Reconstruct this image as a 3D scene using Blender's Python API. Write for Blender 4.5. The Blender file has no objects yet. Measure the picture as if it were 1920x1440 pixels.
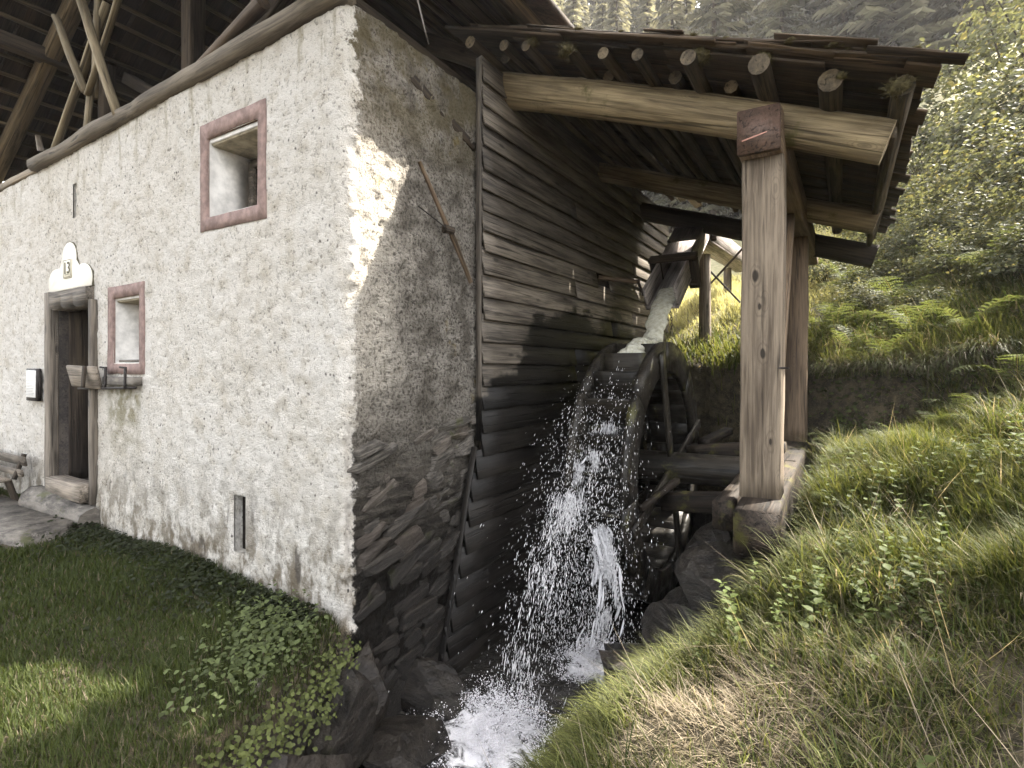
import bpy, bmesh, math, random
import numpy as np
from mathutils import Vector, Matrix, Euler

random.seed(7)
RNG = np.random.default_rng(11)
SC = bpy.context.scene
COL = SC.collection

# ------------------------------------------------------------------ camera
cam_data = bpy.data.cameras.new('camera')
cam = bpy.data.objects.new('camera', cam_data)
COL.objects.link(cam)
cam.location = (2.42, -2.14, 1.45)
cam.rotation_euler = (math.radians(90), 0, math.radians(31.62))
cam_data.sensor_width = 36
cam_data.lens = 19.16
cam_data.shift_y = -0.0156
cam_data.clip_start = 0.05
cam_data.clip_end = 2000
SC.camera = cam

# ------------------------------------------------------------------ light
SUN = Vector((1.0, 1.30, 2.15)).normalized()
world = bpy.data.worlds.new('World')
SC.world = world
world.use_nodes = True
wn = world.node_tree
wn.nodes.clear()
sky = wn.nodes.new('ShaderNodeTexSky')
sky.sky_type = 'NISHITA'
sky.sun_disc = False
sky.sun_elevation = math.asin(SUN.z)
sky.sun_rotation = math.atan2(SUN.x, SUN.y)
sky.air_density = 1.0
sky.dust_density = 3.0
sky.ozone_density = 1.0
hsv = wn.nodes.new('ShaderNodeHueSaturation')
hsv.inputs['Saturation'].default_value = 0.35
tint = wn.nodes.new('ShaderNodeMix')
tint.data_type = 'RGBA'
tint.blend_type = 'MULTIPLY'
tint.inputs['Factor'].default_value = 1.0
tint.inputs['B'].default_value = (1.04, 1.0, 0.945, 1)
bg = wn.nodes.new('ShaderNodeBackground')
bg.inputs['Strength'].default_value = 0.15
wo = wn.nodes.new('ShaderNodeOutputWorld')
wn.links.new(sky.outputs[0], hsv.inputs['Color'])
wn.links.new(hsv.outputs[0], tint.inputs['A'])
wn.links.new(tint.outputs['Result'], bg.inputs['Color'])
wn.links.new(bg.outputs[0], wo.inputs['Surface'])

sun_data = bpy.data.lights.new('sun', 'SUN')
sun_data.energy = 4.0
sun_data.angle = math.radians(0.53)
sun_data.color = (1.0, 0.93, 0.82)
sun = bpy.data.objects.new('sun', sun_data)
COL.objects.link(sun)
sun.rotation_euler = SUN.to_track_quat('Z', 'Y').to_euler()
sun.location = (20, 25, 40)

SC.view_settings.view_transform = 'Standard'
SC.view_settings.look = 'None'
SC.view_settings.gamma = 1.0
SC.view_settings.use_curve_mapping = False
SC.view_settings.exposure = 3.0
SC.render.engine = 'CYCLES'
SC.cycles.use_denoising = True
SC.cycles.use_adaptive_sampling = True
SC.cycles.adaptive_threshold = 0.015
SC.cycles.max_bounces = 6
SC.cycles.transparent_max_bounces = 6
SC.cycles.caustics_reflective = False
SC.cycles.caustics_refractive = False

# ------------------------------------------------------------------ helpers
WORLD_M = {}


def link(name, mesh, mat=None, parent=None, m=None):
    o = bpy.data.objects.new(name, mesh)
    COL.objects.link(o)
    if mat is not None and mesh is not None and len(mesh.materials) == 0:
        mesh.materials.append(mat)
    place(o, parent, m if m is not None else Matrix.Identity(4))
    return o


def place(o, parent, m):
    if parent is not None:
        o.parent = parent
        o.matrix_parent_inverse = WORLD_M[parent.name].inverted()
    o.matrix_basis = m
    WORLD_M[o.name] = m.copy()


def thing(name, loc, label, cat, group=None):
    o = bpy.data.objects.new(name, None)
    o.empty_display_size = 0.2
    COL.objects.link(o)
    place(o, None, Matrix.Translation(loc))
    tag(o, label, cat, group)
    return o


def tag(o, label=None, cat=None, group=None, kind=None):
    if label:
        o['label'] = label
    if cat:
        o['category'] = cat
    if group:
        o['group'] = group
    if kind:
        o['kind'] = kind
    return o


def np_mesh(name, V, F, smooth=False, mats=(), fmat=None):
    """V (n,3); F a list of (m,k) index arrays."""
    me = bpy.data.meshes.new(name)
    V = np.ascontiguousarray(V, dtype=np.float32)
    me.vertices.add(len(V))
    me.vertices.foreach_set('co', V.ravel())
    if not isinstance(F, (list, tuple)):
        F = [F]
    F = [np.asarray(f, dtype=np.int32) for f in F if len(f)]
    loops = np.concatenate([f.ravel() for f in F])
    tot = np.concatenate([np.full(len(f), f.shape[1], dtype=np.int32) for f in F])
    start = np.concatenate([[0], np.cumsum(tot)[:-1]]).astype(np.int32)
    me.loops.add(len(loops))
    me.loops.foreach_set('vertex_index', loops)
    me.polygons.add(len(tot))
    me.polygons.foreach_set('loop_start', start)
    me.polygons.foreach_set('loop_total', tot)
    for m in mats:
        me.materials.append(m)
    if fmat is not None:
        me.polygons.foreach_set('material_index', np.asarray(fmat, dtype=np.int32))
    if smooth:
        me.polygons.foreach_set('use_smooth', np.ones(len(tot), dtype=bool))
    me.update(calc_edges=True)
    return me


def vcolor(me, cols):
    a = me.color_attributes.new('tone', 'FLOAT_COLOR', 'POINT')
    c = np.ones((len(cols), 4), dtype=np.float32)
    c[:, :3] = cols
    a.data.foreach_set('color', c.ravel())


def _h(i, j, k, s):
    n = (i * 374761393 + j * 668265263 + k * 2147483647 * 3 + s * 1274126177) & 0xFFFFFFFF
    n = ((n ^ (n >> 13)) * 1274126177) & 0xFFFFFFFF
    n = ((n ^ (n >> 16)) * 2246822519) & 0xFFFFFFFF
    return ((n ^ (n >> 15)) & 0xFFFFFF) / float(0xFFFFFF)


def vnoise(P, seed=0):
    P = np.asarray(P, dtype=np.float64)
    I = np.floor(P).astype(np.int64)
    f = P - I
    f = f * f * (3 - 2 * f)
    i, j, k = I[:, 0], I[:, 1], I[:, 2]
    r = 0
    for a in (0, 1):
        wa = f[:, 0] if a else 1 - f[:, 0]
        for b in (0, 1):
            wb = f[:, 1] if b else 1 - f[:, 1]
            for c in (0, 1):
                wc = f[:, 2] if c else 1 - f[:, 2]
                r = r + wa * wb * wc * _h(i + a, j + b, k + c, seed)
    return r * 2 - 1


def fbm(P, freq=1.0, octv=3, seed=0):
    P = np.asarray(P, dtype=np.float64) * freq
    a, t, r = 1.0, 0.0, 0
    for o in range(octv):
        r = r + a * vnoise(P + 17.3 * o, seed + o)
        t += a
        a *= 0.5
        P = P * 2.03
    return r / t


def sstep(x, a, b):
    t = np.clip((x - a) / (b - a), 0, 1)
    return t * t * (3 - 2 * t)


def axis_matrix(p0, p1, up=(0, 0, 1), roll=0.0):
    """local X runs from p0 to p1, local Z is as near 'up' as it can be."""
    p0, p1 = Vector(p0), Vector(p1)
    x = (p1 - p0).normalized()
    u = Vector(up)
    if abs(x.dot(u)) > 0.98:
        u = Vector((0, 1, 0))
    y = u.cross(x).normalized()
    z = x.cross(y)
    m = Matrix((x, y, z)).transposed().to_4x4()
    if roll:
        m = m @ Matrix.Rotation(roll, 4, 'X')
    m.translation = p0
    return m


_seed = [100]


def nseed():
    _seed[0] += 1
    return _seed[0]


def box_mesh(L, w, h, nseg=6, wob=0.004, bev=0.008, ends=0.0):
    """bevelled beam along +X, centred on Y and Z, with worn wobbling edges."""
    b = min(bev, w * .3, h * .3)
    prof = [(-w / 2 + b, -h / 2), (w / 2 - b, -h / 2), (w / 2, -h / 2 + b), (w / 2, h / 2 - b),
            (w / 2 - b, h / 2), (-w / 2 + b, h / 2), (-w / 2, h / 2 - b), (-w / 2, -h / 2 + b)]
    xs = np.linspace(0, L, nseg + 1)
    n = len(prof)
    V = np.array([[x, p[0], p[1]] for x in xs for p in prof])
    s = nseed()
    N = np.stack([fbm(V + 31.7 * s, 3.0, 2, s + 5 * q) for q in range(3)], 1)
    V = V + N * np.array([ends, wob, wob])
    F = []
    for i in range(nseg):
        for j in range(n):
            F.append((i * n + j, i * n + (j + 1) % n, (i + 1) * n + (j + 1) % n, (i + 1) * n + j))
    F = np.array(F)[:, ::-1]
    caps = np.array([list(range(n)), [nseg * n + q for q in range(n)][::-1]])
    return np_mesh('beam', V, [F, caps])


def beam(name, p0, p1, w, h, mat, parent=None, nseg=6, wob=0.004, bev=0.008, up=(0, 0, 1), roll=0, ends=0.0):
    L = (Vector(p1) - Vector(p0)).length
    return link(name, box_mesh(L, w, h, nseg, wob, bev, ends), mat, parent, axis_matrix(p0, p1, up, roll))


def log_mesh(L, r0, r1, sides=10, nseg=10, wob=0.08, bend=0.0):
    s = nseed()
    xs = np.linspace(0, L, nseg + 1)
    V = []
    for i, x in enumerate(xs):
        t = x / L
        r = r0 + (r1 - r0) * t
        off = bend * math.sin(math.pi * t)
        for j in range(sides):
            a = 2 * math.pi * j / sides
            V.append((x, math.cos(a) * r, math.sin(a) * r + off))
    V = np.array(V)
    N = fbm(V * np.array([1.2, 8, 8]) + s * 7.7, 1.0, 3, s)
    rr = 1 + wob * N
    V[:, 1] *= rr
    V[:, 2] = (V[:, 2]) * rr
    F = [(i * sides + j, (i + 1) * sides + j, (i + 1) * sides + (j + 1) % sides, i * sides + (j + 1) % sides)
         for i in range(nseg) for j in range(sides)]
    F = np.array(F)[:, ::-1]
    caps = np.array([list(range(sides))[::-1], [nseg * sides + q for q in range(sides)]])[:, ::-1]
    me = np_mesh('log', V, [F, caps], smooth=True)
    for p in me.polygons[-2:]:
        p.use_smooth = False
    return me


def log(name, p0, p1, r0, r1, mat, parent=None, sides=10, nseg=10, wob=0.08, bend=0.0, roll=0):
    L = (Vector(p1) - Vector(p0)).length
    return link(name, log_mesh(L, r0, r1, sides, nseg, wob, bend), mat, parent, axis_matrix(p0, p1, roll=roll))


# ------------------------------------------------------------------ materials
class MB:
    def __init__(s, name):
        s.m = bpy.data.materials.new(name)
        s.m.use_nodes = True
        s.t = s.m.node_tree
        s.t.nodes.clear()
        s.out = s.n('OutputMaterial')
        s.p = s.n('BsdfPrincipled')
        s.t.links.new(s.p.outputs[0], s.out.inputs['Surface'])

    def n(s, kind, **kw):
        nd = s.t.nodes.new('ShaderNode' + kind)
        for k, v in kw.items():
            setattr(nd, k, v)
        return nd

    def set(s, nd, key, val):
        i = nd.inputs[key]
        if hasattr(val, 'links') or hasattr(val, 'is_output'):
            s.t.links.new(val, i)
        else:
            i.default_value = val

    def coord(s, which='Object'):
        if which == 'World':
            return s.n('NewGeometry').outputs['Position']
        return s.n('TexCoord').outputs[which]

    def mapping(s, vec, scale=(1, 1, 1), loc=(0, 0, 0)):
        m = s.n('Mapping')
        s.set(m, 'Vector', vec)
        m.inputs['Scale'].default_value = scale
        s.set(m, 'Location', loc)
        return m.outputs[0]

    def noise(s, vec, scale, detail=4, rough=.55, dist=0):
        m = s.n('TexNoise')
        s.set(m, 'Vector', vec)
        m.inputs['Scale'].default_value = scale
        m.inputs['Detail'].default_value = detail
        m.inputs['Roughness'].default_value = rough
        m.inputs['Distortion'].default_value = dist
        return m.outputs[0]

    def vor(s, vec, scale, feat='F1', rnd=1):
        m = s.n('TexVoronoi', feature=feat)
        s.set(m, 'Vector', vec)
        m.inputs['Scale'].default_value = scale
        m.inputs['Randomness'].default_value = rnd
        return m.outputs['Distance']

    def ramp(s, fac, a, b, ca=0.0, cb=1.0):
        """smooth map of fac from [a,b] to [ca,cb]"""
        m = s.n('MapRange', interpolation_type='SMOOTHSTEP')
        s.set(m, 'Value', fac)
        s.set(m, 'From Min', a)
        s.set(m, 'From Max', b)
        m.inputs['To Min'].default_value = ca
        m.inputs['To Max'].default_value = cb
        return m.outputs[0]

    def math(s, op, a, b=0.0):
        m = s.n('Math', operation=op)
        s.set(m, 0, a)
        s.set(m, 1, b)
        return m.outputs[0]

    def mix(s, fac, a, b, blend='MIX'):
        m = s.n('Mix', data_type='RGBA', blend_type=blend)
        s.set(m, 'Factor', fac)
        for k, v in (('A', a), ('B', b)):
            if isinstance(v, tuple):
                v = v if len(v) == 4 else (*v, 1)
            s.set(m, k, v)
        return m.outputs['Result']

    def sep(s, vec):
        m = s.n('SeparateXYZ')
        s.set(m, 0, vec)
        return m.outputs

    def rand(s):
        return s.n('ObjectInfo').outputs['Random']

    def bump(s, h, strength=.5, dist=.01):
        m = s.n('Bump')
        s.set(m, 'Height', h)
        m.inputs['Strength'].default_value = strength
        m.inputs['Distance'].default_value = dist
        s.t.links.new(m.outputs[0], s.p.inputs['Normal'])
        return m

    def base(s, c, rough=.8, spec=.3):
        if isinstance(c, tuple):
            c = (*c, 1) if len(c) == 3 else c
        s.set(s.p, 'Base Color', c)
        s.set(s.p, 'Roughness', rough)
        s.p.inputs['Specular IOR Level'].default_value = spec
        return s.m


def wood(name, dark, light, grain=1.0, rough=.75, spec=.3, knots=True, moss=0.0, wet=False, wetline=None, bumpd=.006, knot_list=()):
    b = MB(name)
    co = b.coord('Object')
    rnd = b.rand()
    loc = b.n('CombineXYZ')
    for q in range(3):
        b.set(loc, q, b.math('MULTIPLY', rnd, 37.0 + 11 * q))
    v = b.mapping(co, (1, 1, 1), loc.outputs[0])
    broad = b.noise(b.mapping(v, (.7, 5, 5)), 1.5 * grain, 3, .6, .4)
    fine = b.noise(b.mapping(v, (1.2, 26, 26)), 2.2 * grain, 5, .65, .6)
    crack = b.noise(b.mapping(v, (.8, 34, 34)), 1.3 * grain, 3, .5, .8)
    f = b.math('ADD', b.math('MULTIPLY', broad, .55), b.math('MULTIPLY', fine, .5))
    c = b.mix(b.ramp(f, .38, .68), dark, light)
    ck = b.ramp(crack, .585, .665)
    c = b.mix(b.math('MULTIPLY', ck, .7), c, tuple(x * .25 for x in dark))
    if knots:
        kd = b.vor(b.mapping(v, (1.1, 3.2, 3.2)), 1.9)
        k = b.ramp(kd, .05, .13, 1, 0)
        c = b.mix(b.math('MULTIPLY', k, .8), c, tuple(x * .35 for x in dark))
        rings = b.math('SINE', b.math('MULTIPLY', kd, 130.0))
        near = b.ramp(kd, .1, .33, .35, 0)
        c = b.mix(b.math('MULTIPLY', near, b.ramp(rings, 0, 1)), c, tuple(x * .5 for x in dark))
    for (kx, ky, kr) in knot_list:
        sx = b.sep(co)
        ln_ = b.n('VectorMath', operation='LENGTH')
        cb = b.n('CombineXYZ')
        b.set(cb, 0, b.math('MULTIPLY', b.math('SUBTRACT', sx[0], kx), .45))
        b.set(cb, 1, b.math('ADD', b.math('SUBTRACT', sx[1], ky), b.math('MULTIPLY', b.math('SUBTRACT', broad, .5), .07)))
        b.set(ln_, 0, cb.outputs[0])
        dk_ = ln_.outputs['Value']
        ring = b.ramp(b.math('SINE', b.math('ADD', b.math('MULTIPLY', dk_, 330.0), b.math('MULTIPLY', fine, 9.0))), .0, 1.0)
        c = b.mix(b.math('MULTIPLY', b.ramp(dk_, .01, .06, .4, 0), ring), c, tuple(x * .55 for x in dark))
        c = b.mix(b.ramp(dk_, kr * .55, kr, .9, 0), c, tuple(x * .22 for x in dark))
    # every board has weathered differently
    vary = b.ramp(rnd, 0, 1, .72, 1.28)
    vc = b.n('CombineXYZ')
    for q in range(3):
        b.set(vc, q, vary)
    c = b.mix(1.0, c, vc.outputs[0], 'MULTIPLY')
    if moss:
        mm = b.noise(b.coord('World'), 5, 5, .65)
        mk = b.ramp(mm, .62 - moss * .25, .74 - moss * .2)
        c = b.mix(b.math('MULTIPLY', mk, .8), c, (.075, .07, .02))
    r = rough
    if wetline is not None:
        pos = b.coord('World')
        wm = wetline(b, pos)
        c = b.mix(wm, c, b.mix(1.0, c, (.075, .072, .07), 'MULTIPLY'))
        r = b.ramp(wm, 0, 1, rough, .55)
    if wet:
        w = b.noise(b.coord('World'), 9, 3)
        r = b.ramp(w, .35, .65, .30, .65)
    h = b.math('ADD', b.math('MULTIPLY', fine, .6), b.math('MULTIPLY', ck, -.8))
    b.bump(h, .7, bumpd)
    return b.base(c, r, spec)


def wet_clad(b, pos):
    s = b.sep(pos)
    n = b.noise(pos, 1.6, 4, .6)
    n2 = b.noise(b.mapping(pos, (1, 1, 5)), 3.5, 3)
    # the dark line climbs along the wall towards the spout
    lim = b.math('ADD', 1.30, b.math('MULTIPLY', b.ramp(s[1], 1.25, 2.3), .70))
    lim = b.math('ADD', lim, b.math('MULTIPLY', b.math('SUBTRACT', n, .5), 1.1))
    lim = b.math('ADD', lim, b.math('MULTIPLY', b.math('SUBTRACT', n2, .5), .5))
    m = b.ramp(b.math('SUBTRACT', lim, s[2]), -.05, .10)
    far = b.ramp(b.math('ADD', s[1], b.math('MULTIPLY', n, .8)), 5.0, 5.5, 1, 0)
    low = b.ramp(s[2], .9, 1.4, 1, 0)
    return b.math('MULTIPLY', m, b.math('MAXIMUM', far, low))


M = {}
M['clad'] = wood('clapboard_wood', (.038, .031, .025), (.185, .157, .124), rough=.7, wetline=wet_clad)
M['old'] = wood('old_dark_wood', (.016, .012, .009), (.07, .052, .035), rough=.85)
M['roofwood'] = wood('roof_wood', (.010, .007, .005), (.045, .031, .020), rough=.9, knots=False)
M['log'] = wood('log_wood', (.075, .055, .030), (.32, .25, .145), grain=.8, rough=.75, moss=.12)
M['pole'] = wood('pole_wood', (.032, .025, .016), (.15, .115, .070), rough=.85, knots=False)
M['post'] = wood('post_wood', (.066, .049, .034), (.218, .174, .126), grain=.9, rough=.8, bumpd=.014, knot_list=((1.38, -.03, .022), (1.19, -.005, .011), (.90, .012, .018), (.36, .06, .011)))
M['brown'] = wood('brown_wood', (.045, .029, .018), (.15, .105, .066), rough=.7)
M['sill'] = wood('wet_sill_wood', (.006, .005, .004), (.036, .027, .020), rough=.7, spec=.15, moss=.25)
M['wheel'] = wood('wet_wheel_wood', (.006, .005, .004), (.030, .025, .018), rough=.4, spec=.3, moss=.2, wet=True, knots=False)
M['grey'] = wood('grey_board_wood', (.06, .050, .040), (.25, .21, .165), rough=.75)
M['plate'] = wood('plate_wood', (.06, .048, .034), (.235, .195, .145), grain=.8, rough=.8)
M['brace'] = wood('brace_wood', (.06, .046, .026), (.20, .16, .098), rough=.8, knots=False)
M['shingle'] = wood('shingle_wood', (.014, .010, .006), (.085, .057, .033), rough=.85, knots=False)
M['flume'] = wood('flume_wood', (.11, .095, .088), (.34, .30, .275), rough=.6)
M['dark_door'] = wood('door_wood', (.010, .008, .007), (.05, .040, .032), rough=.7, knots=False)


def stucco_nodes(name):
    b = MB(name)
    p = b.coord('World')
    s = b.sep(p)
    big = b.noise(p, .9, 4, .6)
    mid = b.noise(p, 7, 5, .65)
    peb = b.noise(p, 36, 6, .78)
    fine = b.noise(p, 150, 3, .6)
    spk = b.vor(p, 17)
    c = b.mix(b.ramp(big, .35, .7), (.82, .78, .715), (.76, .71, .63))
    c = b.mix(b.ramp(mid, .46, .70, 0, .6), c, (.53, .47, .37))
    blot = b.noise(p, 2.1, 6, .7, .8)
    c = b.mix(b.ramp(blot, .56, .68, 0, .32), c, (.50, .44, .34))
    cr = b.ramp(b.math('ABSOLUTE', b.math('SUBTRACT', b.noise(p, 1.3, 5, .6, .4), .5)), .004, .0, 0, .55)
    c = b.mix(b.math('MULTIPLY', cr, b.ramp(big, .5, .6)), c, (.15, .12, .09))
    pits = b.ramp(peb, .47, .37, 0, 1)
    c = b.mix(b.math('MULTIPLY', pits, b.ramp(mid, .3, .7, .35, .9)), c, (.19, .16, .125))
    # dark specks where the grit has fallen out
    sel = b.noise(p, 2.6, 2)
    dk = b.math('MULTIPLY', b.ramp(spk, .20, .07), b.ramp(sel, .50, .58))
    c = b.mix(b.math('MULTIPLY', dk, .85), c, (.06, .05, .04))
    # rain streaks and moss below the roof plate and under the shelf
    st = b.noise(b.mapping(p, (9, 9, .9)), 1.0, 5, .65)
    top = b.math('MULTIPLY', b.ramp(s[2], 2.7, 3.5), b.ramp(st, .52, .66))
    c = b.mix(b.math('MULTIPLY', top, .55), c, (.26, .21, .09))
    ux = b.math('MULTIPLY', b.ramp(s[0], -2.98, -2.85), b.ramp(s[0], -2.42, -2.3, 1, 0))
    uz = b.math('MULTIPLY', b.ramp(s[2], .55, 1.25), b.ramp(s[2], 1.28, 1.32, 1, 0))
    sm = b.math('MULTIPLY', b.math('MULTIPLY', ux, uz), b.ramp(b.noise(p, 8, 4), .34, .6))
    c = b.mix(b.math('MULTIPLY', sm, .85), c, (.22, .19, .09))
    # splash-dirt and missing skin along the foot
    foot = b.ramp(b.math('ADD', s[2], b.math('MULTIPLY', b.math('SUBTRACT', mid, .5), .9)), .0, .95, 1, 0)
    fn = b.noise(b.mapping(p, (1, 1, .6)), 6, 5, .7)
    c = b.mix(b.math('MULTIPLY', foot, b.ramp(fn, .40, .60)), c, (.20, .165, .115))
    fd = b.math('MULTIPLY', b.ramp(s[2], .75, .35), b.ramp(b.noise(b.mapping(p, (4, 4, 1.6)), 1.6, 4), .60, .68))
    c = b.mix(b.math('MULTIPLY', fd, .8), c, (.11, .095, .08))
    h = b.math('ADD', b.math('MULTIPLY', peb, 1.0), b.math('MULTIPLY', fine, .35))
    b.bump(h, 1.0, .045)
    b.base(c, .95, .1)
    return b


def side_plaster(b, p):
    s = b.sep(p)
    mid = b.noise(p, 5, 5, .65)
    peb = b.noise(p, 48, 5, .72)
    fine = b.noise(p, 150, 3, .6)
    lay = b.noise(b.mapping(p, (2, 3, 14)), 1.4, 5, .65, .5)
    c = b.mix(b.ramp(mid, .35, .68), (.38, .348, .30), (.145, .128, .105))
    c = b.mix(b.ramp(peb, .54, .38, 0, .85), c, (.05, .042, .034))
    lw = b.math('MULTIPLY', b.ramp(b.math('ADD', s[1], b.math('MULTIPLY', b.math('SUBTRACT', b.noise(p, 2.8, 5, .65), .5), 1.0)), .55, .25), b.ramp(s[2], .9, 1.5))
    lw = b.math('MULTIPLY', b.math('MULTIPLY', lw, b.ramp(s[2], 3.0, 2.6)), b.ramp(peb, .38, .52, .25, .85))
    c = b.mix(lw, c, (.60, .55, .47))  # paler limewash remains; part of the sun patch's brightness is in this colour
    topm = b.math('MULTIPLY', b.ramp(s[2], 2.6, 3.3), b.ramp(b.noise(p, 3.2, 5, .65), .36, .58))
    c = b.mix(b.math('MULTIPLY', topm, .75), c, (.13, .105, .05))
    ym = b.math('MULTIPLY', b.ramp(b.noise(p, 3.6, 4), .64, .72), .5)
    c = b.mix(ym, c, (.25, .18, .04))
    low = b.ramp(b.math('ADD', s[2], b.math('MULTIPLY', mid, .8)), .9, 1.8, 1, 0)
    c = b.mix(low, c, b.mix(b.ramp(lay, .4, .65), (.028, .024, .019), (.105, .092, .075)))
    wet = b.ramp(s[2], .75, .05)
    c = b.mix(wet, c, (.012, .010, .008))
    h = b.math('ADD', b.math('ADD', peb, b.math('MULTIPLY', fine, .4)), b.math('MULTIPLY', lay, .8))
    b.bump(h, 1.0, .05)
    return b.base(c, b.ramp(wet, 0, 1, .92, .45), .2)


def stucco_and_bare():
    """limewashed front and bare side in one skin, with a frayed edge at the house corner"""
    b = stucco_nodes('house_wall')
    p1 = b.p
    b.p = b.n('BsdfPrincipled')
    p = b.coord('World')
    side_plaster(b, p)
    a = b.n('Attribute', attribute_name='tone')
    s = b.sep(a.outputs['Vector'])[0]
    f = b.math('ADD', s, b.math('MULTIPLY', b.math('SUBTRACT', b.noise(p, 11, 6, .78), .5), .42))
    f = b.math('ADD', f, b.math('MULTIPLY', b.math('SUBTRACT', b.noise(b.mapping(p, (0, 0, 1)), 2.5, 3), .5), .22))
    mx = b.n('MixShader')
    b.set(mx, 0, b.ramp(f, .52, .57))
    b.t.links.new(p1.outputs[0], mx.inputs[1])
    b.t.links.new(b.p.outputs[0], mx.inputs[2])
    b.t.links.new(mx.outputs[0], b.out.inputs['Surface'])
    return b.m


def stone_mat(name='schist_stone', wetz=(.0, .6), tone=1.0, rust=.3):
    b = MB(name)
    o = b.coord('Object')
    p = b.coord('World')
    s = b.sep(p)
    rnd = b.rand()
    lay = b.noise(b.mapping(o, (1.6, 1.6, 5.5)), 2.0, 6, .72, .1)
    n = b.noise(p, 14, 6, .7)
    c = b.mix(b.ramp(lay, .32, .68), (.035 * tone, .031 * tone, .027 * tone), (.21 * tone, .188 * tone, .16 * tone))
    c = b.mix(b.ramp(rnd, .6, 1, 0, rust), c, (.17 * tone, .12 * tone, .085 * tone))
    c = b.mix(b.math('MULTIPLY', b.ramp(n, .55, .72), .5), c, (.36 * tone, .33 * tone, .29 * tone))
    mo = b.math('MULTIPLY', b.ramp(b.noise(p, 4.5, 5, .7), .58, .68), .7)
    c = b.mix(mo, c, (.06, .065, .018))
    wet = b.ramp(s[2], wetz[1], wetz[0])
    c = b.mix(wet, c, b.mix(1.0, c, (.17, .16, .15), 'MULTIPLY'))
    b.bump(b.math('ADD', lay, b.math('MULTIPLY', n, .6)), 1.0, .02)
    return b.base(c, b.ramp(wet, 0, 1, .85, .42), .3)


def plain(name, c, rough=.8, spec=.3, var=.25, scale=12, bumpd=.003, metal=0):
    b = MB(name)
    p = b.coord('World')
    n = b.noise(p, scale, 5, .65)
    col = b.mix(b.ramp(n, .3, .7), tuple(x * (1 - var) for x in c), tuple(min(1, x * (1 + var * .5)) for x in c))
    b.bump(b.noise(p, scale * 4, 4), .5, bumpd)
    b.p.inputs['Metallic'].default_value = metal
    return b.base(col, rough, spec)


def foliage(name, tint=(1, 1, 1), rough=.5, trans=.45, spec=.35):
    """leaf or blade: tone from the vertex colour, light passes through it"""
    b = MB(name)
    a = b.n('Attribute', attribute_name='tone')
    c = b.mix(1.0, a.outputs['Color'], (*tint, 1), 'MULTIPLY')
    b.base(c, rough, spec)
    t = b.n('BsdfTranslucent')
    b.set(t, 'Color', b.mix(1.0, c, (1.35, 1.28, .85), 'MULTIPLY'))
    mx = b.n('MixShader')
    mx.inputs[0].default_value = trans
    b.t.links.new(b.p.outputs[0], mx.inputs[1])
    b.t.links.new(t.outputs[0], mx.inputs[2])
    b.t.links.new(mx.outputs[0], b.out.inputs['Surface'])
    return b.m


def soil():
    b = MB('soil_and_thatch')
    p = b.coord('World')
    s = b.sep(p)
    n = b.noise(p, 9, 6, .7)
    f = b.noise(b.mapping(p, (1, 1, 1)), 70, 4, .7)
    c = b.mix(b.ramp(n, .35, .68), (.022, .019, .011), (.085, .068, .04))
    c = b.mix(b.ramp(f, .5, .7, 0, .6), c, (.16, .13, .08))
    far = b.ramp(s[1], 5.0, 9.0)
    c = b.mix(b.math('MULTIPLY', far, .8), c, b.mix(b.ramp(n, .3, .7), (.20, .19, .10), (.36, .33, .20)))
    wet = b.ramp(s[2], .05, -.35)
    c = b.mix(wet, c, (.012, .010, .008))
    b.bump(b.math('ADD', n, b.math('MULTIPLY', f, .5)), 1.0, .03)
    return b.base(c, b.ramp(wet, 0, 1, .95, .35), .3)


M['stucco'] = stucco_nodes('white_stucco').m
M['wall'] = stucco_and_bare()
M['stone'] = stone_mat('schist_stone', (.05, 1.05), .85)
M['wetstone'] = stone_mat('wet_boulder_stone', (.45, 1.0), .8)
M['slab'] = stone_mat('slab_stone', (-2, -1), .9, .0)
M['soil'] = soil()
M['pink'] = plain('pink_lime_paint', (.240, .172, .152), .9, .1, .35, 14)
M['white'] = plain('white_limewash', (.60, .575, .535), .9, .15, .35, 5)
M['panel'] = plain('smooth_cream_plaster', (.66, .62, .54), .9, .15, .06, 4)
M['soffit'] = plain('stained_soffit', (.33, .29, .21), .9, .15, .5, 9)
M['ink'] = plain('dark_ink', (.09, .08, .055), .7, .2, .1)
M['enamel'] = plain('cream_enamel', (.62, .58, .46), .4, .4, .08)
M['iron'] = plain('black_iron', (.035, .03, .028), .55, .4, .3, 30, .002, .6)
M['paper'] = plain('printed_sheet', (.74, .73, .70), .5, .4, .03)
M['text'] = plain('grey_print', (.34, .33, .32), .6, .3, .05)
M['red'] = wood('red_painted_end', (.040, .025, .017), (.092, .056, .040), rough=.55, knots=False)
M['scratch'] = plain('scratched_pale_wood', (.42, .22, .17), .7, .2, .2)
M['moss'] = plain('moss_clump', (.085, .072, .035), .95, .1, .6, 40, .01)
M['dark'] = plain('niche_shade_paint', (.035, .03, .026), .95, .05, .3)  # shade inside the niches, given as a dark colour
M['grass'] = foliage('grass_blades', rough=.6, trans=.4, spec=.2)
M['leaf'] = foliage('leaf_surface', rough=.62, trans=.42, spec=.18)
M['needle'] = foliage('spruce_needles', rough=.7, trans=.45, spec=.2)
b = MB('window_glass')
M['glass'] = b.base((.02, .022, .022), .08, .5)

# ------------------------------------------------------------------ terrain
WATER_Z = -0.70
YS_X = [-60, 0.2, 2.0, 2.6, 3.4, 60]
YS_Y = [5.1, 5.0, 4.45, 4.15, 3.9, 3.2]


def y_step(X):
    return np.interp(X, YS_X, YS_Y)


def x_left(Y):
    return np.interp(Y, [-30, -6, -.96, -.74, -.49, -.05, 0.0, 9], [3.2, 1.2, .36, .29, .23, .04, -.06, -.06])


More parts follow.
